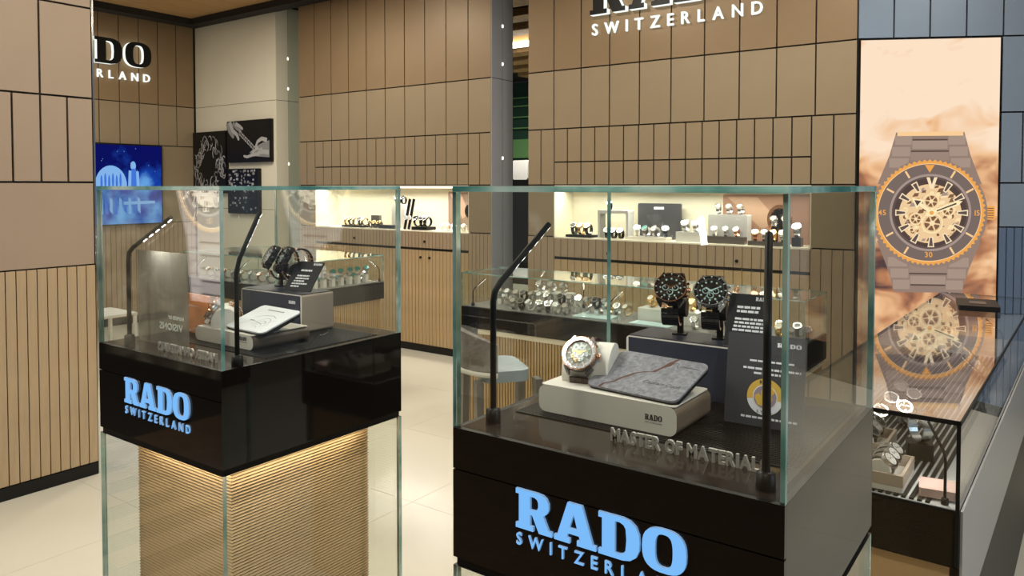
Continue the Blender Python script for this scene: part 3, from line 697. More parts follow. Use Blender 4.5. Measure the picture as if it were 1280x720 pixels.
# ------------------------------------------------------------------ hero watches
def ell_loop(ry, rz, a0, n):
    """points and tangent angles on the bracelet loop (plane y-z, top at 0,0)"""
    out = []
    for k in range(n):
        a = a0+(2*math.pi-2*a0)*(k+.5)/n
        y, z = ry*math.sin(a), -rz+rz*math.cos(a)
        dy, dz = ry*math.cos(a), -rz*math.sin(a); out.append((y, z, math.atan2(dz, dy), math.hypot(dy, dz)*(2*math.pi-2*a0)/n))
    return out
def hero_watch(label, M, mats, group=None, ry=.029, rz=.029, nl=16, chrono=False, skel=False, teeth=True, lw=.0115, round_bezel=True):
    t = thing('wristwatch', label, 'watch', M=M, group=group)
    mc, mb_, mi_, md, mm, mh, ml, ml2 = mats
    b = MB(); b.lathe([(.0165, -.0065), (.0195, -.006), (.0212, -.003), (.0214, .0015), (.0203, .004)], 36)
    for sx in (-1, 1):
        for sy in (-1, 1): b.prism([(sx*.0155, sy*.013), (sx*.0108, sy*.017), (sx*.0105, sy*.0245), (sx*.0125, sy*.0248), (sx*.0185, sy*.015)], -.0062, .001)
    b.build('case', mc, t)
    bz = MB().ring(.0165, .0219, .004, .0066, 72, r1b=.0211 if teeth else None).build('bezel', mb_, t)
    ins = MB().ring(.0170, .0205, .0066, .0071, 40).build('bezel_insert', mi_, bz)
    b = MB()
    for k in range(12):
        m = RZ(-30*k)
        if k == 0: b.flat([(-.0011, .0200), (.0011, .0200), (0, .0176)], .0074, 0, m)
        else: b.box((-.0004, .0176, .0071), (.0004, .0200, .0074), 0, m)
    b.build('bezel_marks', mm, bz)
    dl = MB().lathe([(.0165, .003), (.0165, .0042)], 32).build('dial', md, t)
    b = MB()
    for k in range(12): b.box((-.0008, .0112, .0042), (.0008, .0146, .005), 0, RZ(-30*k)) if not chrono else b.lathe([(.0013, .0042), (.0012, .005)], 8, 0, RZ(-30*k) @ T(0, .0133, 0))
    b.build('hour_markers', mm, dl)
    if chrono:
        for cx, cy in ((-.0064, 0), (.0064, 0), (0, -.0066)):
            q = MB(); q.ring(.0034, .0042, .0042, .0047, 20, M=T(cx, cy, 0)); q.box((-.0003, 0, .0042), (.0003, .003, .0048), 0, T(cx, cy, 0) @ RZ(40)); q.build('subdial', mm, dl)
    if skel:
        r = random.Random(2)
        for k in range(16):
            a = 137.5*k; rr = .0024*math.sqrt(k)
            q = MB(); q.ring(.0012, .0026+.0008*(k % 3), .0042, .0047, 16, M=T(rr*math.cos(R_(a)), rr*math.sin(R_(a)), .0001*k))
            q.build('gear', (GOLD, STEEL, LUME)[k % 3], dl)
    for a, L, wd in ((58, .0085, .0010), (-62, .0125, .0008), (150, .0135, .0003)):
        b = MB(); b.prism([(-wd, -.002), (wd, -.002), (wd, L*.8), (0, L), (-wd, L*.8)], .0052+.0002*(L*80), .0054+.0002*(L*80), 0, RZ(a)); b.build('hand', mh, dl)
    MB().lathe([(.0032, 0), (.0032, .0035), (.0026, .0042)], 14, M=T(.0212, 0, -.0005) @ RY(90)).build('crown', mb_, t)
    if chrono:
        for s in (-1, 1): MB().lathe([(.0016, 0), (.0016, .003), (.0022, .0031), (.0022, .0045)], 10, M=RZ(s*24) @ T(.0208, 0, -.0005) @ RY(90)).build('pusher', mb_, t)
    MB().lathe([(.0164, .0068), (.0164, .0078)], 32).build('crystal', GLASS, t)
    pts = ell_loop(ry, rz, math.asin(min(.95, .0235/ry)), nl); lk = {}
    for k, (y, z, a, Ln) in enumerate(pts):
        for j in (-1, 0, 1):
            x0, x1 = (-.38*lw, .38*lw) if j == 0 else ((.42*lw, lw) if j > 0 else (-lw, -.42*lw))
            key = j
            if key not in lk:
                th = .0017; l2 = Ln*.45
                lk[key] = MB().rbox((x0, -l2, -th), (x1, l2, th), .0012, 'x', n=2).mesh('link', ml2 if j == 0 else ml)
            o = link('link', lk[key], t); o.location = (0, y, z-.003); o.rotation_euler = (a, 0, 0)
    return t
def cushion(M, label, ry=.026, rz=.026, half=.026, mat=WHITE, group=None):
    poly = circ(0, 0, ry, rz, 28)
    b = MB(); b.prism(poly, -half, half, 0, M @ T(0, 0, -rz-.0045) @ RY(90) @ RZ(90) if False else M @ T(0, 0, -rz-.0045) @ Matrix(((0, 0, 1, 0), (1, 0, 0, 0), (0, 1, 0, 0), (0, 0, 0, 1))), smooth=True)
    return tag(b.build('watch_cushion', mat), label, 'cushion', group)
# trays
def tray(x0, x1, y0, y1, z1, rz, label):
    cx, cy = (x0+x1)/2, (y0+y1)/2
    t = thing('display_tray', label, 'tray', (cx, cy, CZ+.002), R_(rz)); W, D, H = (x1-x0)/2, (y1-y0)/2, z1-CZ-.002
    b = MB(); b.rbox((-W, -D, 0), (W, D, H), .012, 'y', 0, 1); b.build('tray_body', [WHITE, BROWNSIDE], t)
    MB().rbox((-W+.003, -D+.0005, H), (W-.003, D-.001, H+.0012), .006, 'z').build('top_cloth', WHITE, t)
    lettering('RADO', .026, .008, .0004, T(W-.048, -D, .018) @ RX(90), [INK, INK], t, gap=.12, slab=True)
    lettering('SWITZERLAND', .026, .0022, .0003, T(W-.048, -D, .0135) @ RX(90), [PRINTG, PRINTG], t, gap=.5, joined='small_print')
    return t
tray(-.662, -.433, .987, 1.112, 1.193, 0, 'white tray with printed name, under the cracked stone card')
tray(-1.606, -1.392, .99, 1.14, 1.182, 0, 'white tray with printed name, under the pale line-drawn card')
def stone(cx, cy, cz, rz, tilt, wd, dp, mat, label):
    t = thing('tilted_card', label, 'card', M=T(cx, cy, cz) @ RZ(rz) @ RX(tilt))
    MB().rbox((-wd/2, -dp/2, 0), (wd/2, dp/2, .003), .012, 'z').build('card_face', mat, t)
    MB().rbox((-wd/2+.001, -dp/2+.001, -.006), (wd/2-.001, dp/2-.001, -.0001), .012, 'z').build('dark_backing', BLACK, t)
    MB().box((-wd*.36, -dp*.34, -.016), (wd*.36, dp*.4, -.0061)).build('foot', BLACK, t)
    return t
s1 = stone(-.508, 1.05, 1.215, -6, 19, .155, .108, STONE, 'grey stone card with a rust-red crack and handwriting on the nearer tray')
b = MB(); cr = [(-.052, -.054), (-.050, -.044), (-.038, -.034), (-.033, -.022), (-.026, -.014), (-.02, -.004), (-.012, .002), (-.004, .006), (.006, .009), (.012, .022), (.018, .032), (.02, .042), (.026, .054)]
for i in range(len(cr)-1):
    w0, w1 = .0022+.0016*((i*2) % 3)*(i/12), .0022+.0016*((i*2+2) % 3)*((i+1)/12); a, c = cr[i], cr[i+1]
    b.flat([(a[0]-w0-.0, a[1]), (a[0]+w0, a[1]), (c[0]+w1, c[1]), (c[0]-w1, c[1])], .0031, 0)
b.build('crack_line', CRACK, s1)
lettering('Captain Cook', .062, .0075, .0002, T(.005, -.022, .003) , [INK, INK], s1, gap=.02, shear=.35, bold=0, joined='handwriting')
b = MB()
stroke(b, [(.022, .03), (.024, .041), (.032, .042), (.033, .034), (.037, .028)], .0007, 0, None, .0031); stroke(b, [(.04, .036), (.05, .034), (.062, .035), (.07, .033)], .0009, 0, None, .0031)
b.build('pen_mark', INK, s1)
s2 = stone(-1.438, 1.05, 1.205, -4, 19, .15, .105, principled('pale_card', (.62, .65, .68), .5), 'pale card with fine curved line drawing on the left tray')
b = MB()
for k in range(5): stroke(b, [(.02+.007*k*math.cos(R_(a)), -.05+.012*k*math.sin(R_(a))+.006) for a in range(20, 161, 20)], .0005, 0, None, .0031)
stroke(b, [(-.03, .0), (-.01, .012), (.02, .016), (.04, .008)], .0006, 0, None, .0031); stroke(b, [(-.05, -.04), (-.02, -.012), (.02, -.02), (.05, .0)], .0005, 0, None, .0031)
for k in range(7): b.box((-.03+.009*k, .034, .003), (-.025+.009*k, .038, .0032))
for k in range(4): b.box((-.03+.004*k, -.014, .003), (-.028+.004*k, -.011, .0032))
b.build('line_drawing', INK, s2)

SCL = Matrix.Diagonal((1.28, 1.28, 1.28, 1))
MW1 = T(-.612, 1.028, 1.237) @ RZ(12) @ RX(54) @ SCL
hero_watch('rose-gold rimmed skeleton watch on the white cushion of the nearer tray', MW1, (PLASMA, ROSE, STEEL, DIALSIL, LUME, GOLD, CERBROWN, CERBROWN), skel=True, ry=.034, rz=.026)
cushion(MW1 @ T(.006, 0, -.001), 'white cushion inside the loop of the skeleton watch', .031, .0235, .029)
MW2 = T(-1.59, 1.025, 1.217) @ RZ(-38) @ RX(58) @ SCL
hero_watch('watch with rose and white striped bracelet on the left tray', MW2, (STEEL, ROSE, PLASMA, DIALSIL, LUME, GOLD, ROSE, WHITE), ry=.026, rz=.025)
cushion(MW2 @ T(.016, 0, -.001), 'white cushion inside the striped watch on the left tray', .0225, .0215, .036)

# risers and their watches
def riser(x0, x1, y0, y1, z1, label):
    t = thing('riser_block', label, 'riser', ((x0+x1)/2, (y0+y1)/2, CZ+.002)); W, D, H = (x1-x0)/2, (y1-y0)/2, z1-CZ-.002
    MB().rbox((-W, -D+.002, 0), (W, D, H), .006, 'y', 0, 1).build('block', [WHITE, TAUPE], t)
    MB().box((-W+.005, -D, .0), (W-.005, -D+.0019, H-.002)).build('front_panel', NAVY, t)
    MB().box((-W+.004, -D+.004, H), (W-.004, D-.002, H+.0015)).build('top_pad', NAVY, t)
    lettering('RADO', .024, .0075, .0004, T(W-.045, -D, H-.022) @ RX(90), [PRINTW, PRINTW], t, gap=.12, slab=True)
    return t
riser(-.617, -.385, 1.19, 1.285, 1.242, 'navy riser block under the two black chronographs')
riser(-1.696, -1.461, 1.172, 1.27, 1.242, 'navy riser block with name, under the two dark striped watches')
def wstand(x, y, z, h, rz, label, group):
    t = thing('watch_stand', label, 'stand', (x, y, z), R_(rz), group)
    MB().box((-.012, -.01, 0), (.012, .012, .003)).build('foot', BLACK, t)
    MB().box((-.005, .0, .003), (.005, .008, h)).build('stem', BLACK, t)
    MB().prism(circ(0, 0, .02, .016, 20), -.011, .011, 0, T(0, .006, h+.012) @ Matrix(((0, 0, 1, 0), (1, 0, 0, 0), (0, 1, 0, 0), (0, 0, 0, 1)))).build('holder', BLACK, t)
for k, (x, lab, ms) in enumerate(((-.545, 'black chronograph with rose-gold pushers, left of the pair on the navy riser', (CERAM, ROSE, CERAM, DIALBLK, CYANL, ROSE, CERAM, CERAM)),
                                  (-.474, 'black and steel chronograph with gold mid-links, right of the pair on the navy riser', (STEEL, STEEL, CERAM, DIALBLK, CYANL, CYANL, CERAM, CERAM)))):
    M = T(x, 1.215, 1.325) @ RZ(14) @ RX(54) @ SCL
    t = hero_watch(lab, M, ms, chrono=True, ry=.036, rz=.024, nl=20)
    wstand(x+.004, 1.245, 1.2435, .034, 14, 'black stand under the %s chronograph of the navy riser' % ('left' if k == 0 else 'right'), None)
for k, (x, lab) in enumerate(((-1.632, 'black watch with rose stripes, left of the pair in the left case'), (-1.578, 'black watch with rose stripes, right of the pair in the left case'))):
    M = T(x, 1.215, 1.322) @ RZ(-22) @ RX(60) @ SCL
    hero_watch(lab, M, (CERAM, CERAM, CERAM, DIALBLK, LUME, LUME, CERAM, ROSE), ry=.032, rz=.026, nl=18, chrono=True)
    wstand(x-.004, 1.245, 1.2435, .034, -22, 'black stand under the %s striped watch of the left case' % ('left' if k == 0 else 'right'), None)

# info cards
def bars(b, x0, x1, y, h, n, seed, M, z=.0006):
    r = random.Random(seed); x = x0
    while x < x1-.001:
        wd = min(r.uniform(.004, .011), x1-x); b.flat([(x, y), (x+wd, y), (x+wd, y+h), (x, y+h)], z, 0, M); x += wd+.0014
def info_card(M, wd, ht, mat, label, lines, title=True, wedge=True):
    t = thing('info_card', label, 'card', M=M)
    MB().rbox((0, 0, -.002), (wd, ht, 0), .003, 'z').build('card_board', mat, t)
    b = MB()
    for i, (f0, f1, y, h) in enumerate(lines): bars(b, wd*f0, wd*f1, ht*y, h, 0, i, None)
    b.build('printed_lines', PRINTW, t)
    if title: lettering('RADO', wd*.3, .006, .0004, T(wd*.64, ht*.88, .0001), [PRINTW, PRINTW], t, gap=.12, slab=True)
    return t
info_card(T(-.443, 1.188, 1.2465) @ RZ(4) @ RX(64), .066, .088, CARDBLK, 'black card with white print leaning behind the gold seal card',
          [(.22, .78, .72, .004), (.22, .76, .64, .004), (.2, .92, .5, .0034), (.2, .9, .43, .0034), (.19, .93, .36, .0034), (.17, .9, .29, .0034), (.17, .6, .22, .0034), (.14, .86, .15, .0034)])
MB_ = T(-.408, 1.100, CZ+.0022) @ RZ(3) @ RX(81)
c2 = info_card(MB_, .112, .132, CARDGREY, 'dark grey card with a gold round seal standing in the nearer case',
               [(.3, .86, .70, .0026), (.22, .95, .615, .003), (.36, .7, .565, .003), (.22, .93, .085, .003)])
b = MB(); cx, cy = .058, .043
b.lathe([(.0262, 0), (.0258, .001)], 40, 0, T(cx, cy, .0001)); b.build('seal_disc', PRINTGOLD, c2)
b = MB(); b.ring(.0165, .0176, .0012, .0014, 40, 0, T(cx, cy, 0))
b.flat([(cx+x, cy+y) for x, y in circ(0, 0, .0257, n=24, a0=190, a1=350)+circ(0, 0, .018, n=24, a0=350, a1=190)], .0013, 0); b.build('seal_ring', PRINTW, c2)
b = MB(); b.lathe([(.0163, .0012), (.0163, .0013)], 32, 0, T(cx, cy, 0)); b.build('seal_centre', principled('seal_mauve', (.30, .24, .30), .5), c2)
b = MB(); stroke(b, [(cx-.012, cy+.003), (cx-.006, cy-.007), (cx-.001, cy-.008), (cx+.003, cy-.001), (cx+.001, cy+.006), (cx+.006, cy+.011), (cx+.012, cy+.006)], .008, 0, None, .0016); b.build('seal_emblem', PRINTGOLD, c2)
lettering('RADO', .017, .0045, .0002, T(cx-.0085, cy+.0188, .0012), [INK, INK], c2, gap=.2, slab=True, joined='seal_name')
lettering('5 YEAR', .022, .0038, .0002, T(cx-.011, cy-.0228, .0013), [INK, INK], c2, gap=.15, joined='seal_print')
info_card(T(-1.551, 1.19, 1.2475) @ RZ(10) @ RX(50), .085, .085, CARDBLK, 'black tilted card with white print on the riser of the left case',
          [(.3, .7, .66, .005), (.26, .7, .48, .004), (.24, .72, .39, .004), (.22, .6, .3, .004), (.2, .74, .21, .004), (.2, .5, .12, .004)])
# acrylic sign and orange piece in the left case
t = thing('acrylic_sign', 'smoky clear acrylic sign in the left case, its reversed words built for a reflection', 'sign', M=T(-1.712, .915, CZ+.001) @ RX(90))
MB().rbox((0, 0, -.003), (.2, .205, 0), .002, 'z').build('acrylic_sheet', ACRYL, t)
lettering('VISIONS', .092, .0145, .0006, T(.09, .036, .0001), [LUME, LUME], t, gap=.12, mirror=True, bold=.03)  # reversed words stand in for a reflection, as solid lettering
lettering('INSPIRED BY', .06, .0075, .0006, T(.125, .06, .0001), [LUME, LUME], t, gap=.12, mirror=True, joined='small_print')
t = thing('orange_panel', 'orange backed display panel behind the striped watch in the left case', 'panel', (-1.663, 1.03, CZ+.0022), R_(-4))
MB().rbox((-.058, 0, 0), (.05, .006, .092), .003, 'y').build('board', ORANGE, t)
MB().box((-.05, .006, 0), (.045, .03, .004)).build('foot', BLACK, t)
t = thing('clear_bracelet', 'clear plastic watch loop hanging in front of the orange panel', 'watch', M=T(-1.668, .985, 1.2) @ RZ(-20) @ RX(75))
MB().lathe([(.018, -.004), (.019, .002), (.016, .004)], 24).build('clear_case', TINT, t)
lk = MB().rbox((-.011, -.003, -.0014), (.011, .003, .0014), .001, 'x', n=2).mesh('link', TINT)
for y, z, a, Ln in ell_loop(.029, .028, .85, 15):
    o = link('link', lk, t); o.location = (0, y, z); o.rotation_euler = (a, 0, 0)

# ------------------------------------------------------------------ small watches and stands (shared meshes)
def small_watch(kind):
    mt, dl, bz = {'steel': (STEEL, DIALSIL, CHROME), 'gold': (GOLD, LUME, GOLD), 'black': (CERAM, DIALBLK, STEEL), 'green': (STEEL, DIALGRN, DIALGRN), 'rose': (ROSE, LUME, ROSE), 'blackgold': (CERAM, DIALBLK, GOLD), 'white': (WHITE, LUME, STEEL)}[kind]
    b = MB(); n = 20; ry, rz, hw = .029, .030, .0095
    vs = []
    for k in range(n):
        a = 2*math.pi*k/n; y, z = math.sin(a), math.cos(a)
        for r_ in (1, .88):
            for x in (-hw, hw): vs.append((x, ry*r_*y, rz+rz*r_*z))
    fs = []
    for k in range(n):
        p, q = 4*k, 4*((k+1) % n)
        fs += [(p, p+1, q+1, q), (p+3, p+2, q+2, q+3), (p+1, p+3, q+3, q+1), (p+2, p, q, q+2)]
    b.add(vs, fs, 0)
    M = T(0, -.018, .050) @ RX(42)
    b.lathe([(.019, -.004), (.0205, .002), (.0195, .006)], 18, 0, M); b.ring(.0155, .0200, .006, .0072, 20, 2, M); b.lathe([(.0155, .006), (.0155, .0064)], 18, 1, M)
    for k in range(4): b.box((-.001, .009, .0064), (.001, .013, .007), 2, M @ RZ(90*k))
    b.box((-.0008, -.001, .0066), (.0008, .011, .0072), 2, M @ RZ(50)); b.box((-.0008, -.001, .0066), (.0008, .009, .0072), 2, M @ RZ(-60))
    b.lathe([(.003, 0), (.003, .004)], 8, 2, M @ T(.0195, 0, 0) @ RY(90))
    return b.mesh('small_watch', [mt, dl, bz])
SW = {k: small_watch(k) for k in ('steel', 'gold', 'black', 'green', 'rose', 'blackgold', 'white')}
NAMEK = {'steel': 'steel', 'gold': 'gold', 'black': 'black', 'green': 'green-dialled', 'rose': 'rose-gold', 'blackgold': 'black and gold', 'white': 'white'}
ROWS = {}
def put_watch(kind, x, y, z, rz, where, group, s=1.0, tilt=0):
    o = link('wristwatch', SW[kind]); o.location = (x, y, z); o.rotation_euler = (R_(tilt), 0, R_(rz)); o.scale = (s, s, s)
    ROWS.setdefault(('small %s wristwatch', where), []).append((o, NAMEK[kind]))
    return tag(o, 'small %s wristwatch %s' % (NAMEK[kind], where), 'watch', group)
_cm = MB().rbox((-.019, -.02, 0), (.019, .02, .008), .004, 'z').mesh('stand_plate', WHITE)
_cc = MB().prism(circ(0, 0, .0235, .0245, 20), -.017, .017, 0, T(0, 0, .0295) @ Matrix(((0, 0, 1, 0), (1, 0, 0, 0), (0, 1, 0, 0), (0, 0, 0, 1))), smooth=True).mesh('cushion_roll', WHITE)
def put_cushion(x, y, z, rz, where, group, s=1.0):
    o = link('watch_cushion', _cc); o.location = (x, y, z); o.rotation_euler = (0, 0, R_(rz)); o.scale = (s, s, s)
    ROWS.setdefault(('%s round cushion', where), []).append((o, 'white'))
    return tag(o, 'white round cushion %s' % where, 'cushion', group)
def block_thing(name, x0, x1, y0, y1, z0, z1, mat, label, cat, rz=0, r=.006, group=None):
    o = MB().rbox((-(x1-x0)/2, -(y1-y0)/2, 0), ((x1-x0)/2, (y1-y0)/2, z1-z0), r, 'z').build(name, mat)
    o.location = ((x0+x1)/2, (y0+y1)/2, z0); o.rotation_euler = (0, 0, R_(rz)); ROWS.setdefault(('%s', label), []).append((o, '')); return tag(o, label, cat, group)

# ------------------------------------------------------------------ glass counters
def counter(x0, x1, y0, y1, label, splits=(), axis='x', tan=SLAT, lip=0):
    t = thing('glass_counter', label, 'counter', ((x0+x1)/2, (y0+y1)/2, 0)); M = T(-(x0+x1)/2, -(y0+y1)/2, 0); g = .006; zb, zt = .78, .985
    de = principled('dark_glass_edge', (.02, .05, .05), .2)
    pane(t, (x0, y0, zb), (x1, y0+g, zt-g-.0004), M, edge=EDGE if axis == 'x' else de); pane(t, (x0, y1-g, zb), (x1, y1, zt-g-.0004), M)
    pane(t, (x0, y0+g+.0004, zb), (x0+g, y1-g-.0004, zt-g-.0004), M, edge=EDGE if axis == 'x' else de); pane(t, (x1-g, y0+g+.0004, zb), (x1, y1-g-.0004, zt-g-.0004), M, edge=EDGE if axis == 'x' else de)
    pane(t, (x0, y0, zt-g), (x1, y1, zt), M, 'top_pane', edge=EDGE if axis == 'x' else de, glass=None if axis == 'x' else COATED)
    for s in splits:
        if axis == 'x': pane(t, (s, y0+g+.001, zb+.001), (s+.005, y1-g-.001, zt-g-.001), M, 'divider')
        else: pane(t, (x0+g+.001, s, zb+.001), (x1-g-.001, s+.005, zt-g-.001), M, 'divider')
    MB().box((x0, y0, .655), (x1, y1, zb-.0004), M=M).build('black_base', GLOSSBLK, t)
    return t, M
def ribs(t, M, x0, x1, y0, y1, z1, mat):
    b = MB(); b.box((x0+.02, y0+.02, 0), (x1-.02, y1-.02, z1), M=M)
    for k in range(int((x1-x0-.04)/.02)): b.box((x0+.022+.02*k, y0+.012, 0), (x0+.036+.02*k, y0+.02, z1), M=M)
    for k in range(int((y1-y0-.04)/.02)): b.box((x1-.02, y0+.022+.02*k, 0), (x1-.012, y0+.036+.02*k, z1), M=M)
    o = b.build('ribbed_body', mat, t); o['kind'] = 'stuff'
# middle counter
CX0, CX1, CY0, CY1 = -2.95, -.95, 3.56, 3.95
t, M = counter(CX0, CX1, CY0, CY1, 'glass counter in the middle, seen through the nearer case', (-1.9,))
ribs(t, M, CX0, CX1, CY0, CY1, .625, RIB)
MB().box((CX0+.01, CY0+.006, .625), (CX1-.01, CY1-.006, .6546), M=M).build('light_band', principled('cream_band', (.75, .68, .52), .4), t)
MB().box((CX0+.007, CY0+.007, .78), (CX1-.007, CY1-.007, .784), M=M).build('deck', principled('grey_deck', (.2, .195, .19), .25), t)
# left counter
LX0, LX1, LY0, LY1 = -5.7, -4.17, 3.42, 4.12
t, M = counter(LX0, LX1, LY0, LY1, 'glass counter behind the left case', (-4.947,))
ribs(t, M, LX0, LX1, LY0, LY1, .655, RIB)
MB().box((LX0+.007, LY0+.007, .78), (LX1-.007, LY1-.007, .784), M=M).build('deck', principled('grey_deck', (.2, .195, .19), .25), t)
# right counter
RX0, RX1, RY0, RY1 = -.56, -.183, 1.93, 4.25
rc, M = t, M = counter(RX0, RX1, RY0, RY1, 'long glass counter at right, running back to the lightbox poster', (2.9,), axis='y')
MB().box((RX0+.007, RY0+.007, .78), (RX1-.007, RY1-.007, .7835), M=M).build('deck', principled('pale_deck', (.62, .62, .62), .3), t)
bb = MB()
for k in range(19):
    bb.box((RX0+.012+.0165*k, RY0+.012, .7836), (RX0+.021+.0165*k, RY1-.5, .788), M=M)
bb.build('grooved_mat', BLACK, t)['kind'] = 'stuff'
MB().box((RX1+.001, RY0+.02, .50), (RX1+.006, RY1, .778), M=M).build('side_apron', principled('grey_apron', (.42, .41, .40), .35), t)
MB().box((RX0+.02, RY0+.03, 0), (RX1-.02, RY1-.05, .6545), M=M).build('lower_body', RIB, t)
MB().box((RX1-.018, RY0+.35, 0), (RX1-.004, RY1-.1, .498), M=M).build('lower_door', BLACK, t)
for zz in (.781,):
    b = MB()
    b.box((RX0, RY0-.003, zz), (RX1, RY0-.0002, zz+.004), M=M); b.box((RX1-.006, RY0-.004, .66), (RX1+.002, RY0-.0004, .985), M=M); b.box((RX0, RY0-.004, .975), (RX1, RY0-.0004, .985), M=M)
    b.box((RX1+.0004, RY0, .975), (RX1+.003, RY1, .985), M=M)
    b.build('metal_frame', BLACK, t)
PV = Matrix.Translation((RX1, RY0, 0)) @ RZ(-1.6) @ Matrix.Translation((-RX1, -RY0, 0))
t.matrix_basis = PV @ t.matrix_basis
t = thing('flat_case', 'flat black box lying on the right counter', 'box', (-.305, 3.79, .9855), R_(8))
MB().rbox((-.075, -.12, 0), (.075, .12, .022), .01, 'z').build('box_body', BLACK, t)
MB().box((-.03, -.05, .022), (.03, .03, .0235)).build('lid_plate', CARDGREY, t)
# lamps inside counters
for i, (x, y, a) in enumerate(((-2.88, 3.585, 40), (-1.96, 3.585, 40), (-1.28, 3.585, 130), (-2.3, 3.9, -60), (-1.6, 3.9, -60))):
    lamp(x, y, .784, a, .07, .06, .1, 'black bent lamp inside the middle counter', 'lamps in the middle counter', .003, .12, 5, .9)
for i, (x, y, a) in enumerate(((-4.195, 3.445, 120), (-4.195, 4.095, -120), (-5.0, 3.445, 60), (-5.55, 3.445, 60), (-4.97, 4.06, -60))):
    lamp(x, y, .784, a, .07, .06, .1, 'black bent lamp inside the left counter', 'lamps in the left counter', .003, .12, 5, .9)
for i, (x, y, a, lab) in enumerate(((-.213, 1.957, 125, 'black bent lamp at the near end of the right counter'), (-.205, 2.83, 150, 'black lamp at the middle of the right counter, before its divider'), (-.205, 2.97, 150, 'black lamp just behind the divider of the right counter'), (-.205, 3.7, 150, 'farthest black lamp in the right counter'))):
    lamp(x, y, .784, a, .075, .05, .115, lab, None, .0032, .22, 6, .7)

# contents of the middle counter
rnd = random.Random(11)
G = 'watches in the middle counter'
for k in range(13):
    x = -2.78+.058*k+(.03 if k > 6 else 0)
    s_ = block_thing('watch_stand', x-.014, x+.014, 3.715, 3.745, .7845, .82, CHROME if k % 3 else WHITE, 'small stand under a watch in the middle counter', 'stand', 0, .004, 'stands in the middle counter')
    put_watch(['steel', 'white', 'steel', 'black'][k % 4], x, 3.73, .8205, rnd.uniform(-20, 20), 'on a stand in the middle counter', G)
for k in range(7):
    x = -2.62+.06*k
    put_watch(['steel', 'black', 'white'][k % 3], x, 3.64, .7845, rnd.uniform(-25, 25), 'in the front row of the middle counter', G+' front row')
block_thing('display_tray', -2.6, -2.35, 3.79, 3.9, .7845, .87, WHITE, 'white raised block at the back of the middle counter, left part', 'tray')
for k in range(3): put_watch('steel', -2.56+.08*k, 3.84, .8705, -10, 'on the white raised block of the middle counter', G+' raised')
block_thing('open_booklet', -2.2, -1.98, 3.6, 3.74, .7845, .79, CYANL, 'pale blue leaflet lying flat in the middle counter', 'booklet', 5)
for k in range(4): put_watch('gold' if k % 2 else 'steel', -2.14+.06*k, 3.8, .7845, rnd.uniform(-20, 20), 'behind the blue leaflet, middle counter', G+' leaflet')
block_thing('display_block', -1.86, -1.52, 3.72, 3.84, .7845, .85, WHITE, 'white long block in the centre of the middle counter', 'block')
for k in range(4): put_watch(['gold', 'rose', 'steel', 'gold'][k], -1.8+.075*k, 3.78, .8505, rnd.uniform(-20, 20), 'on the middle counter long block', G+' block')
block_thing('booklet', -1.85, -1.62, 3.59, 3.69, .7845, .7885, CYANL, 'pale leaflet before the long block in the middle counter', 'booklet', -4)
for k in range(10): put_watch(['steel', 'black', 'white', 'gold'][k % 4], -1.5+.058*k, 3.64+.05*(k % 2), .7845, rnd.uniform(-25, 25), 'at the right end of the middle counter', G+' right end')
for k in range(6): put_cushion(-1.46+.085*k, 3.76, .7845, rnd.uniform(-20, 20), 'at the right end of the middle counter', 'cushions in the middle counter')
for k in range(6): put_watch(['steel', 'black'][k % 2], -1.46+.085*k, 3.76, .7845, rnd.uniform(-10, 10), 'on a cushion, middle counter right end', G+' cushions', 1.0)
# contents of the left counter
G = 'watches in the left counter'
for k in range(7):
    y = 3.53+.08*k
    block_thing('watch_stand', -4.275, -4.235, y-.015, y+.015, .7845, .84, WHITE, 'white stand near the right face of the left counter', 'stand', 0, .004, 'stands in the left counter')
    put_watch('green' if k > 1 else 'steel', -4.255, y, .8405, 60+rnd.uniform(-15, 15), 'on a stand in the left counter', G)
    put_watch('green' if k % 2 else 'steel', -4.33, y+.03, .7845, 60+rnd.uniform(-15, 15), 'low in the left counter', G+' low row')
for k in range(11):
    x = -5.55+.11*k
    put_cushion(x, 3.56, .7845, rnd.uniform(-15, 15), 'along the front of the left counter', 'cushions in the left counter', 1.15)
    put_watch(['gold', 'steel', 'rose', 'steel'][k % 4], x, 3.56, .7845, rnd.uniform(-10, 10), 'on a cushion in the left counter', G+' front', 1.15)
block_thing('display_block', -4.75, -4.5, 3.7, 3.85, .7845, .9, WHITE, 'white upright block at the right of the left counter', 'block')
# contents of the right counter
G = 'watches in the right counter'
def counter_tray(x0, x1, y0, y1, label):
    t = thing('display_tray', label, 'tray', ((x0+x1)/2, (y0+y1)/2, .7885)); W, D = (x1-x0)/2, (y1-y0)/2
    MB().rbox((-W, -D, 0), (W, D, .012), .006, 'z').build('tray_base', WHITE, t)
    b = MB(); b.box((-W, -D, .0122), (W, -D+.007, .04)); b.box((-W, D-.007, .0122), (W, D, .04)); b.box((-W, -D+.0072, .0122), (-W+.007, D-.0072, .04)); b.box((W-.007, -D+.0072, .0122), (W, D-.0072, .04)); b.build('tray_rim', [TAUPE], t)
counter_tray(-.47, -.298, 1.955, 2.12, 'white watch tray at the near end of the right counter')
def roll(x, y0, y1, z, r, label):
    o = MB().prism(circ(0, 0, r, r, 24), 0, y1-y0, 0, RX(-90), smooth=True).build('watch_cushion', WHITE); o.location = (x, y0, z+r); tag(o, label, 'cushion')
roll(-.352, 1.972, 2.108, .8008, .0255, 'long white roll cushion in the near tray of the right counter')
for k in range(3): put_watch('steel', -.352, 1.994+.046*k, .7992, 78, 'round the roll, right counter near tray', G, 1.0)
roll(-.425, 1.972, 2.108, .8008, .0255, 'second white roll cushion, left in the near tray of the right counter')
counter_tray(-.50, -.372, 2.17, 2.33, 'white watch tray behind the near tray of the right counter')
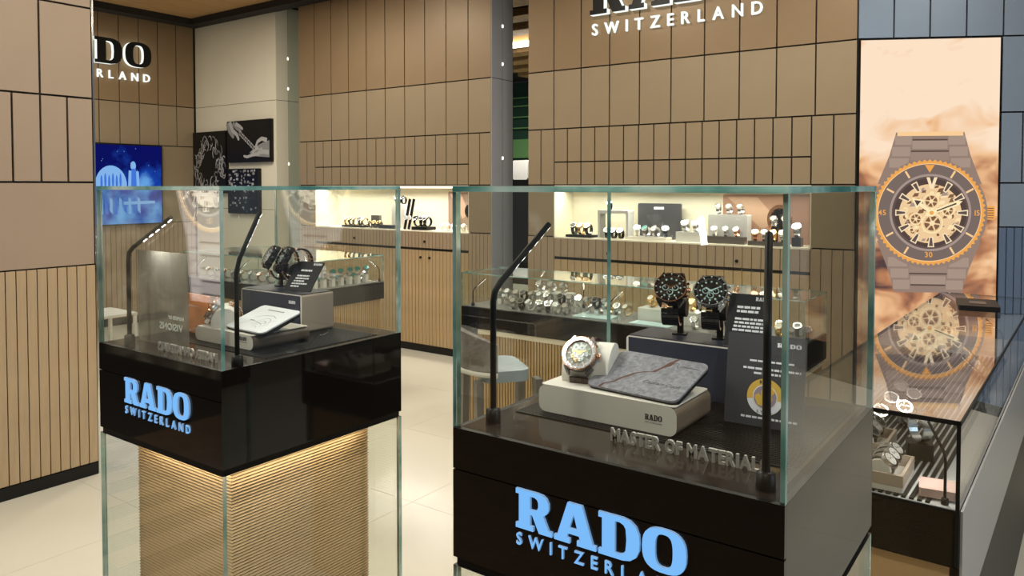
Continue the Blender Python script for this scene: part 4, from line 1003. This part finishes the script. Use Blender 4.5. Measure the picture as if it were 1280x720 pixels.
roll(-.43, 2.185, 2.318, .8008, .0255, 'white roll cushion in the farther tray of the right counter')
for k in range(3): put_watch(['black', 'steel', 'black'][k], -.43, 2.206+.046*k, .7992, 80, 'round the roll, right counter farther tray', G, 1.0)
block_thing('watch_stand', -.335, -.275, 2.22, 2.28, .7885, .83, BLACK, 'black block under the upright watch of the right counter', 'stand', 15)
put_watch('steel', -.305, 2.25, .8305, 40, 'upright on the black block of the right counter', G, 1.25)
block_thing('booklet', -.272, -.195, 1.97, 2.05, .7885, .808, principled('rose_paper', (.6, .42, .36), .5), 'rose and white paper block at the near right corner of the right counter', 'booklet', 8)
for k in range(5): put_watch('steel', -.44+.05*(k % 2), 2.45+.085*k, .7885, 20, 'farther along the right counter', G+' far', 1.1)

# ------------------------------------------------------------------ niche contents
G = 'watches in the left niche'
NY = 5.23
def nwatch(kind, x, z, rz, where, g, s=1.1, y=NY): return put_watch(kind, x, y, z, rz, where, g, s)
block_thing('display_block', -5.82, -5.5, 5.17, 5.26, 1.1005, 1.12, BLACK, 'low black tray at the left of the left niche', 'tray')
for k in range(5): nwatch(['gold', 'blackgold', 'gold', 'black', 'rose'][k], -5.79+.065*k, 1.1205, rnd.uniform(-20, 20), 'on the left niche black tray', G, 1.2, 5.215)
block_thing('display_card', -5.48, -5.36, 5.24, 5.27, 1.1005, 1.22, CAMEL, 'tan card beside the black tray of the left niche', 'card')
for k in range(3): nwatch('blackgold', -5.44+.065*k, 1.1005, 10, 'beside the tan niche card', G, 1.1, 5.2)
block_thing('display_block', -5.2, -5.03, 5.24, 5.33, 1.1005, 1.33, WHITE, 'pale block with two watches on top in the left niche', 'block')
for k in range(2): nwatch('black', -5.155+.075*k, 1.3305, 5, 'on the pale block of the left niche', G, 1.2, 5.285)
block_thing('navy_tray', -5.3, -5.1, 5.17, 5.235, 1.1005, 1.135, NAVY, 'navy tray before the pale block of the left niche', 'tray')
# two tall strap stands
for k in range(2):
    t = thing('strap_stand', 'tall leaning strap stand with a white watch, %s of two in the left niche' % ('left' if k == 0 else 'right'), 'stand', (-4.99+.05*k, 5.2, 1.1005), R_(0))
    b = MB(); b.box((-.012, -.006, 0), (.012, .006, .29), M=RY(14)); b.build('strap', BLACK, t)
    MB().lathe([(.022, 0), (.022, .012)], 18, M=T(.02, -.007, .11) @ RX(90)).build('watch_head', LUME, t)
block_thing('display_block', -4.88, -4.69, 5.17, 5.3, 1.1005, 1.13, BLACK, 'black tray at the right of the left niche', 'tray')
for k in range(3): nwatch('black', -4.84+.06*k, 1.1305, rnd.uniform(-25, 25), 'on the left niche right tray', G, 1.5, 5.22)
def poster_small(x0, x1, z1, label, cols, y=5.40):
    t = thing('counter_poster', label, 'poster', ((x0+x1)/2, y, 1.1005)); W = (x1-x0)/2; H = z1-1.1005
    MB().rbox((-W, -.01, 0), (W, .01, H), .01, 'y').build('board', cols[0], t)
    b = MB(); M = T(0, -.0102, 0) @ RX(90)
    b.flat([(-W*.9, H*.95), (-W*.2, H*.95), (W*.3, H*.45), (-W*.1, H*.3)], .0003, 0, M); b.flat(circ(W*.3, H*.5, W*.28, W*.33, 20), .0006, 1, M); b.flat(circ(W*.3, H*.5, W*.21, W*.25, 20), .0009, 2, M)
    for k in range(8): b.flat([(W*.3+W*.2*math.cos(.785*k)-.004, H*.5+W*.22*math.sin(.785*k)-.004), (W*.3+W*.2*math.cos(.785*k)+.004, H*.5+W*.22*math.sin(.785*k)-.004), (W*.3+W*.2*math.cos(.785*k), H*.5+W*.22*math.sin(.785*k)+.008)], .0012, 1, M)
    b.build('print', cols[1:], t)
poster_small(-4.62, -4.24, 1.45, 'reddish poster of a hand standing at the right of the left niche', [principled('poster_brown', (.3, .2, .15), .4), principled('poster_pink', (.6, .38, .3), .4), GOLD, DIALBLK])
for k in range(5): nwatch('white', -4.55+.06*k, 1.1005, rnd.uniform(-10, 10), 'before the reddish poster', G, 1.0, 5.25)
# right niche
G = 'watches in the right niche'
block_thing('display_block', -3.22, -2.98, 5.17, 5.27, 1.1005, 1.12, BLACK, 'low black tray at the left of the right niche', 'tray')
for k in range(3): nwatch(['black', 'gold', 'blackgold'][k], -3.16+.065*k, 1.1205, rnd.uniform(-25, 25), 'on the right niche black tray', G, 1.4, 5.215)
t = thing('riser_bridge', 'white bridge riser with a watch on top in the right niche', 'riser', (-2.82, 5.26, 1.1005))
MB().rbox((-.13, -.05, .19), (.13, .05, .215), .006, 'y').build('shelf', principled('pale_grey', (.55, .54, .52), .5), t)
MB().box((-.13, -.045, 0), (-.112, .045, .19)).build('leg', principled('pale_grey', (.55, .54, .52), .5), t); MB().box((.112, -.045, 0), (.13, .045, .19)).build('leg', principled('pale_grey', (.55, .54, .52), .5), t)
nwatch('black', -2.87, 1.316, 10, 'on top of the white bridge riser in the right niche', G+' riser', 1.1, 5.26)
for k in range(3): nwatch('black', -2.87+.06*k, 1.1005, rnd.uniform(-15, 15), 'under the white bridge riser', G, 1.2, 5.22)
t = thing('display_board', 'dark grey square board with a white tag in the right niche', 'board', (-2.50, 5.36, 1.1005))
MB().rbox((-.175, -.012, 0), (.175, .012, .27), .012, 'y').build('board', CARDGREY, t); MB().box((-.04, -.0135, .225), (.04, -.0121, .243)).build('tag', PRINTW, t)
block_thing('display_tray', -2.68, -2.36, 5.17, 5.28, 1.1005, 1.125, WHITE, 'white tray before the dark grey board of the right niche', 'tray')
for k in range(4): nwatch(['white', 'green', 'steel', 'black'][k], -2.61+.075*k, 1.1255, rnd.uniform(-25, 25), 'on the tray before the grey board', G, 1.25, 5.215)
block_thing('display_block', -2.30, -2.1, 5.2, 5.3, 1.1005, 1.17, principled('pale_grey', (.55, .54, .52), .5), 'pale block right of the dark grey board in the right niche', 'block')
for k in range(2): nwatch('steel', -2.24+.08*k, 1.1705, 0, 'on the pale block by the grey board', G, 1.3, 5.25)
poster_small(-2.02, -1.40, 1.44, 'bronze toned watch poster standing at the right of the right niche', [principled('poster_rose', (.34, .19, .13), .4), principled('poster_peach', (.5, .32, .22), .4), ROSE, DIALBLK], 5.405)
t = thing('step_riser', 'grey step riser before the bronze toned poster', 'riser', (-1.93, 5.26, 1.1005))
MB().rbox((-.14, -.02, 0), (.14, .07, .2), .006, 'y').build('upper_step', principled('pale_grey', (.55, .54, .52), .5), t); MB().box((-.14, -.08, 0), (.14, -.0205, .05)).build('lower_step', PLASMA, t)
for k in range(3): nwatch('steel', -2.01+.08*k, 1.301, rnd.uniform(-10, 10), 'on the upper step of the grey step riser', G, 1.15, 5.285)
for k in range(3): nwatch(['white', 'steel', 'rose'][k], -2.01+.08*k, 1.151, rnd.uniform(-10, 10), 'on the lower step of the grey step riser', G, 1.0, 5.21)
block_thing('display_tray', -1.76, -1.5, 5.16, 5.25, 1.1005, 1.13, PLASMA, 'grey tray right of the step riser in the right niche', 'tray')
for k in range(4): nwatch(['rose', 'steel', 'gold', 'steel'][k], -1.72+.062*k, 1.1305, rnd.uniform(-15, 15), 'on the grey niche tray', G, 1.15, 5.2)
for k in range(2):
    block_thing('watch_stand', -1.62+.075*k-.02, -1.62+.075*k+.02, 5.27, 5.31, 1.1005, 1.22, BLACK, 'black post stand behind the grey tray of the right niche', 'stand', 0, .005, 'post stands in the right niche')
    nwatch('steel', -1.62+.075*k, 1.2205, 0, 'on a black post behind the grey tray', G, 1.2, 5.29)
block_thing('watch_stand', -1.48, -1.42, 5.2, 5.27, 1.1005, 1.16, BLACK, 'black block at the far right end of the right niche', 'stand')
nwatch('steel', -1.45, 1.1605, 0, 'on the black block at the right end of the right niche', G+' end', 1.4, 5.235)

# ------------------------------------------------------------------ stools and low table
def stool(x, y, rz, label, padm):
    t = thing('counter_stool', label, 'stool', M=T(x, y, 0) @ RZ(rz) @ Matrix.Diagonal((.92, .84, .98, 1)))
    MB().rbox((-.17, -.14, .655), (.17, .12, .705), .06, 'z').build('seat', padm, t)
    vs = []; n = 17; b = MB()
    for k in range(n):
        a = R_(200+140*k/(n-1)); h = .885-.05*(abs(k-8)/8)**2
        for r_, z in ((.235, .705), (.25, h), (.215, h), (.205, .715)): vs.append((r_*math.cos(a), r_*math.sin(a), z))
    fs = []
    for k in range(n-1):
        p, q = 4*k, 4*(k+1)
        for e in range(4): fs.append((p+e, q+e, q+(e+1) % 4, p+(e+1) % 4))
    fs += [(0, 1, 2, 3), (4*n-1, 4*n-2, 4*n-3, 4*n-4)]
    b.add(vs, fs, 0, None, False); b.build('backrest', CAMEL, t)
    MB().tube([(.24*math.cos(R_(200+140*k/16)), .24*math.sin(R_(200+140*k/16)), .70) for k in range(17)], .011, 8).build('piping', CHAIRLT, t)
    for sx in (-1, 1):
        for sy in (-1, 1):
            MB().prism([(sx*.14-.035, .66), (sx*.14+.035, .66), (sx*.19+.016, 0), (sx*.19-.016, 0)], -.018, .018, 0, T(0, sy*.16, 0) @ RX(90)).build('leg', CAMEL, t)
    MB().tube([(-.18, -.16, .22), (.18, -.16, .22)], .009, 8).build('foot_rail', BLACK, t)
stool(-2.09, 2.80, -38, 'grey counter stool with pale piping and blue-grey seat before the middle counter', BLUEPAD)
t = thing('side_table', 'white framed low table seen through the left case', 'table', (-6.5, 3.15, 0))
MB().box((-.22, -.2, .43), (.22, .2, .45)).build('table_top', WHITE, t)
for sx in (-1, 1):
    for sy in (-1, 1): MB().box((sx*.205-.012, sy*.185-.012, 0), (sx*.205+.012, sy*.185+.012, .4295)).build('leg', WHITE, t)

# mirrored poster print (across the passage)
MB().box((-1.6, -.02, .1), (1.6, .02, 2.6)).build('backlit_print', PG2, lb2)
b = MB(); M = T(0, -.0205, 0) @ RX(90)
big_watch(b, .05, 1.6, .43, M, .0005, 6); b.build('printed_watch', [PG2]*2+poster_mats('b', 7.0, .6), lb2)

# ------------------------------------------------------------------ every member of a row is told apart by its place, counted from the left as the camera sees it
ORD = ['first', 'second', 'third', 'fourth', 'fifth', 'sixth', 'seventh', 'eighth', 'ninth', 'tenth', 'eleventh', 'twelfth', 'thirteenth', 'fourteenth']
def screen_x(o):
    p = o.location; a = R_(35.87); return (p.x*math.cos(a)+p.y*math.sin(a))/(-p.x*math.sin(a)+p.y*math.cos(a))
def named_row(fmt, where, items):
    items = sorted(items, key=lambda q: screen_x(q[0]))
    for i, (o, kd) in enumerate(items):
        base = (fmt % kd+' '+where) if fmt != '%s' else where
        o['label'] = base+', %s from left' % ORD[i]
for (fmt, where), items in ROWS.items():
    if len(items) > 1: named_row(fmt, where, items)
LAMPS = {}
for o in bpy.data.objects:
    if o.parent is None and o.name.startswith('gooseneck_lamp') and o.get('group'): LAMPS.setdefault(o['label'], []).append((o, ''))
for lab, items in LAMPS.items(): named_row('%s', lab, items)
for n in ('print', 'picture', 'printed_watch', 'printed_lines', 'line_drawing', 'bezel_marks', 'hour_markers'):
    for o in bpy.data.objects:
        if o.name.split('.')[0] == n: o['kind'] = 'stuff'
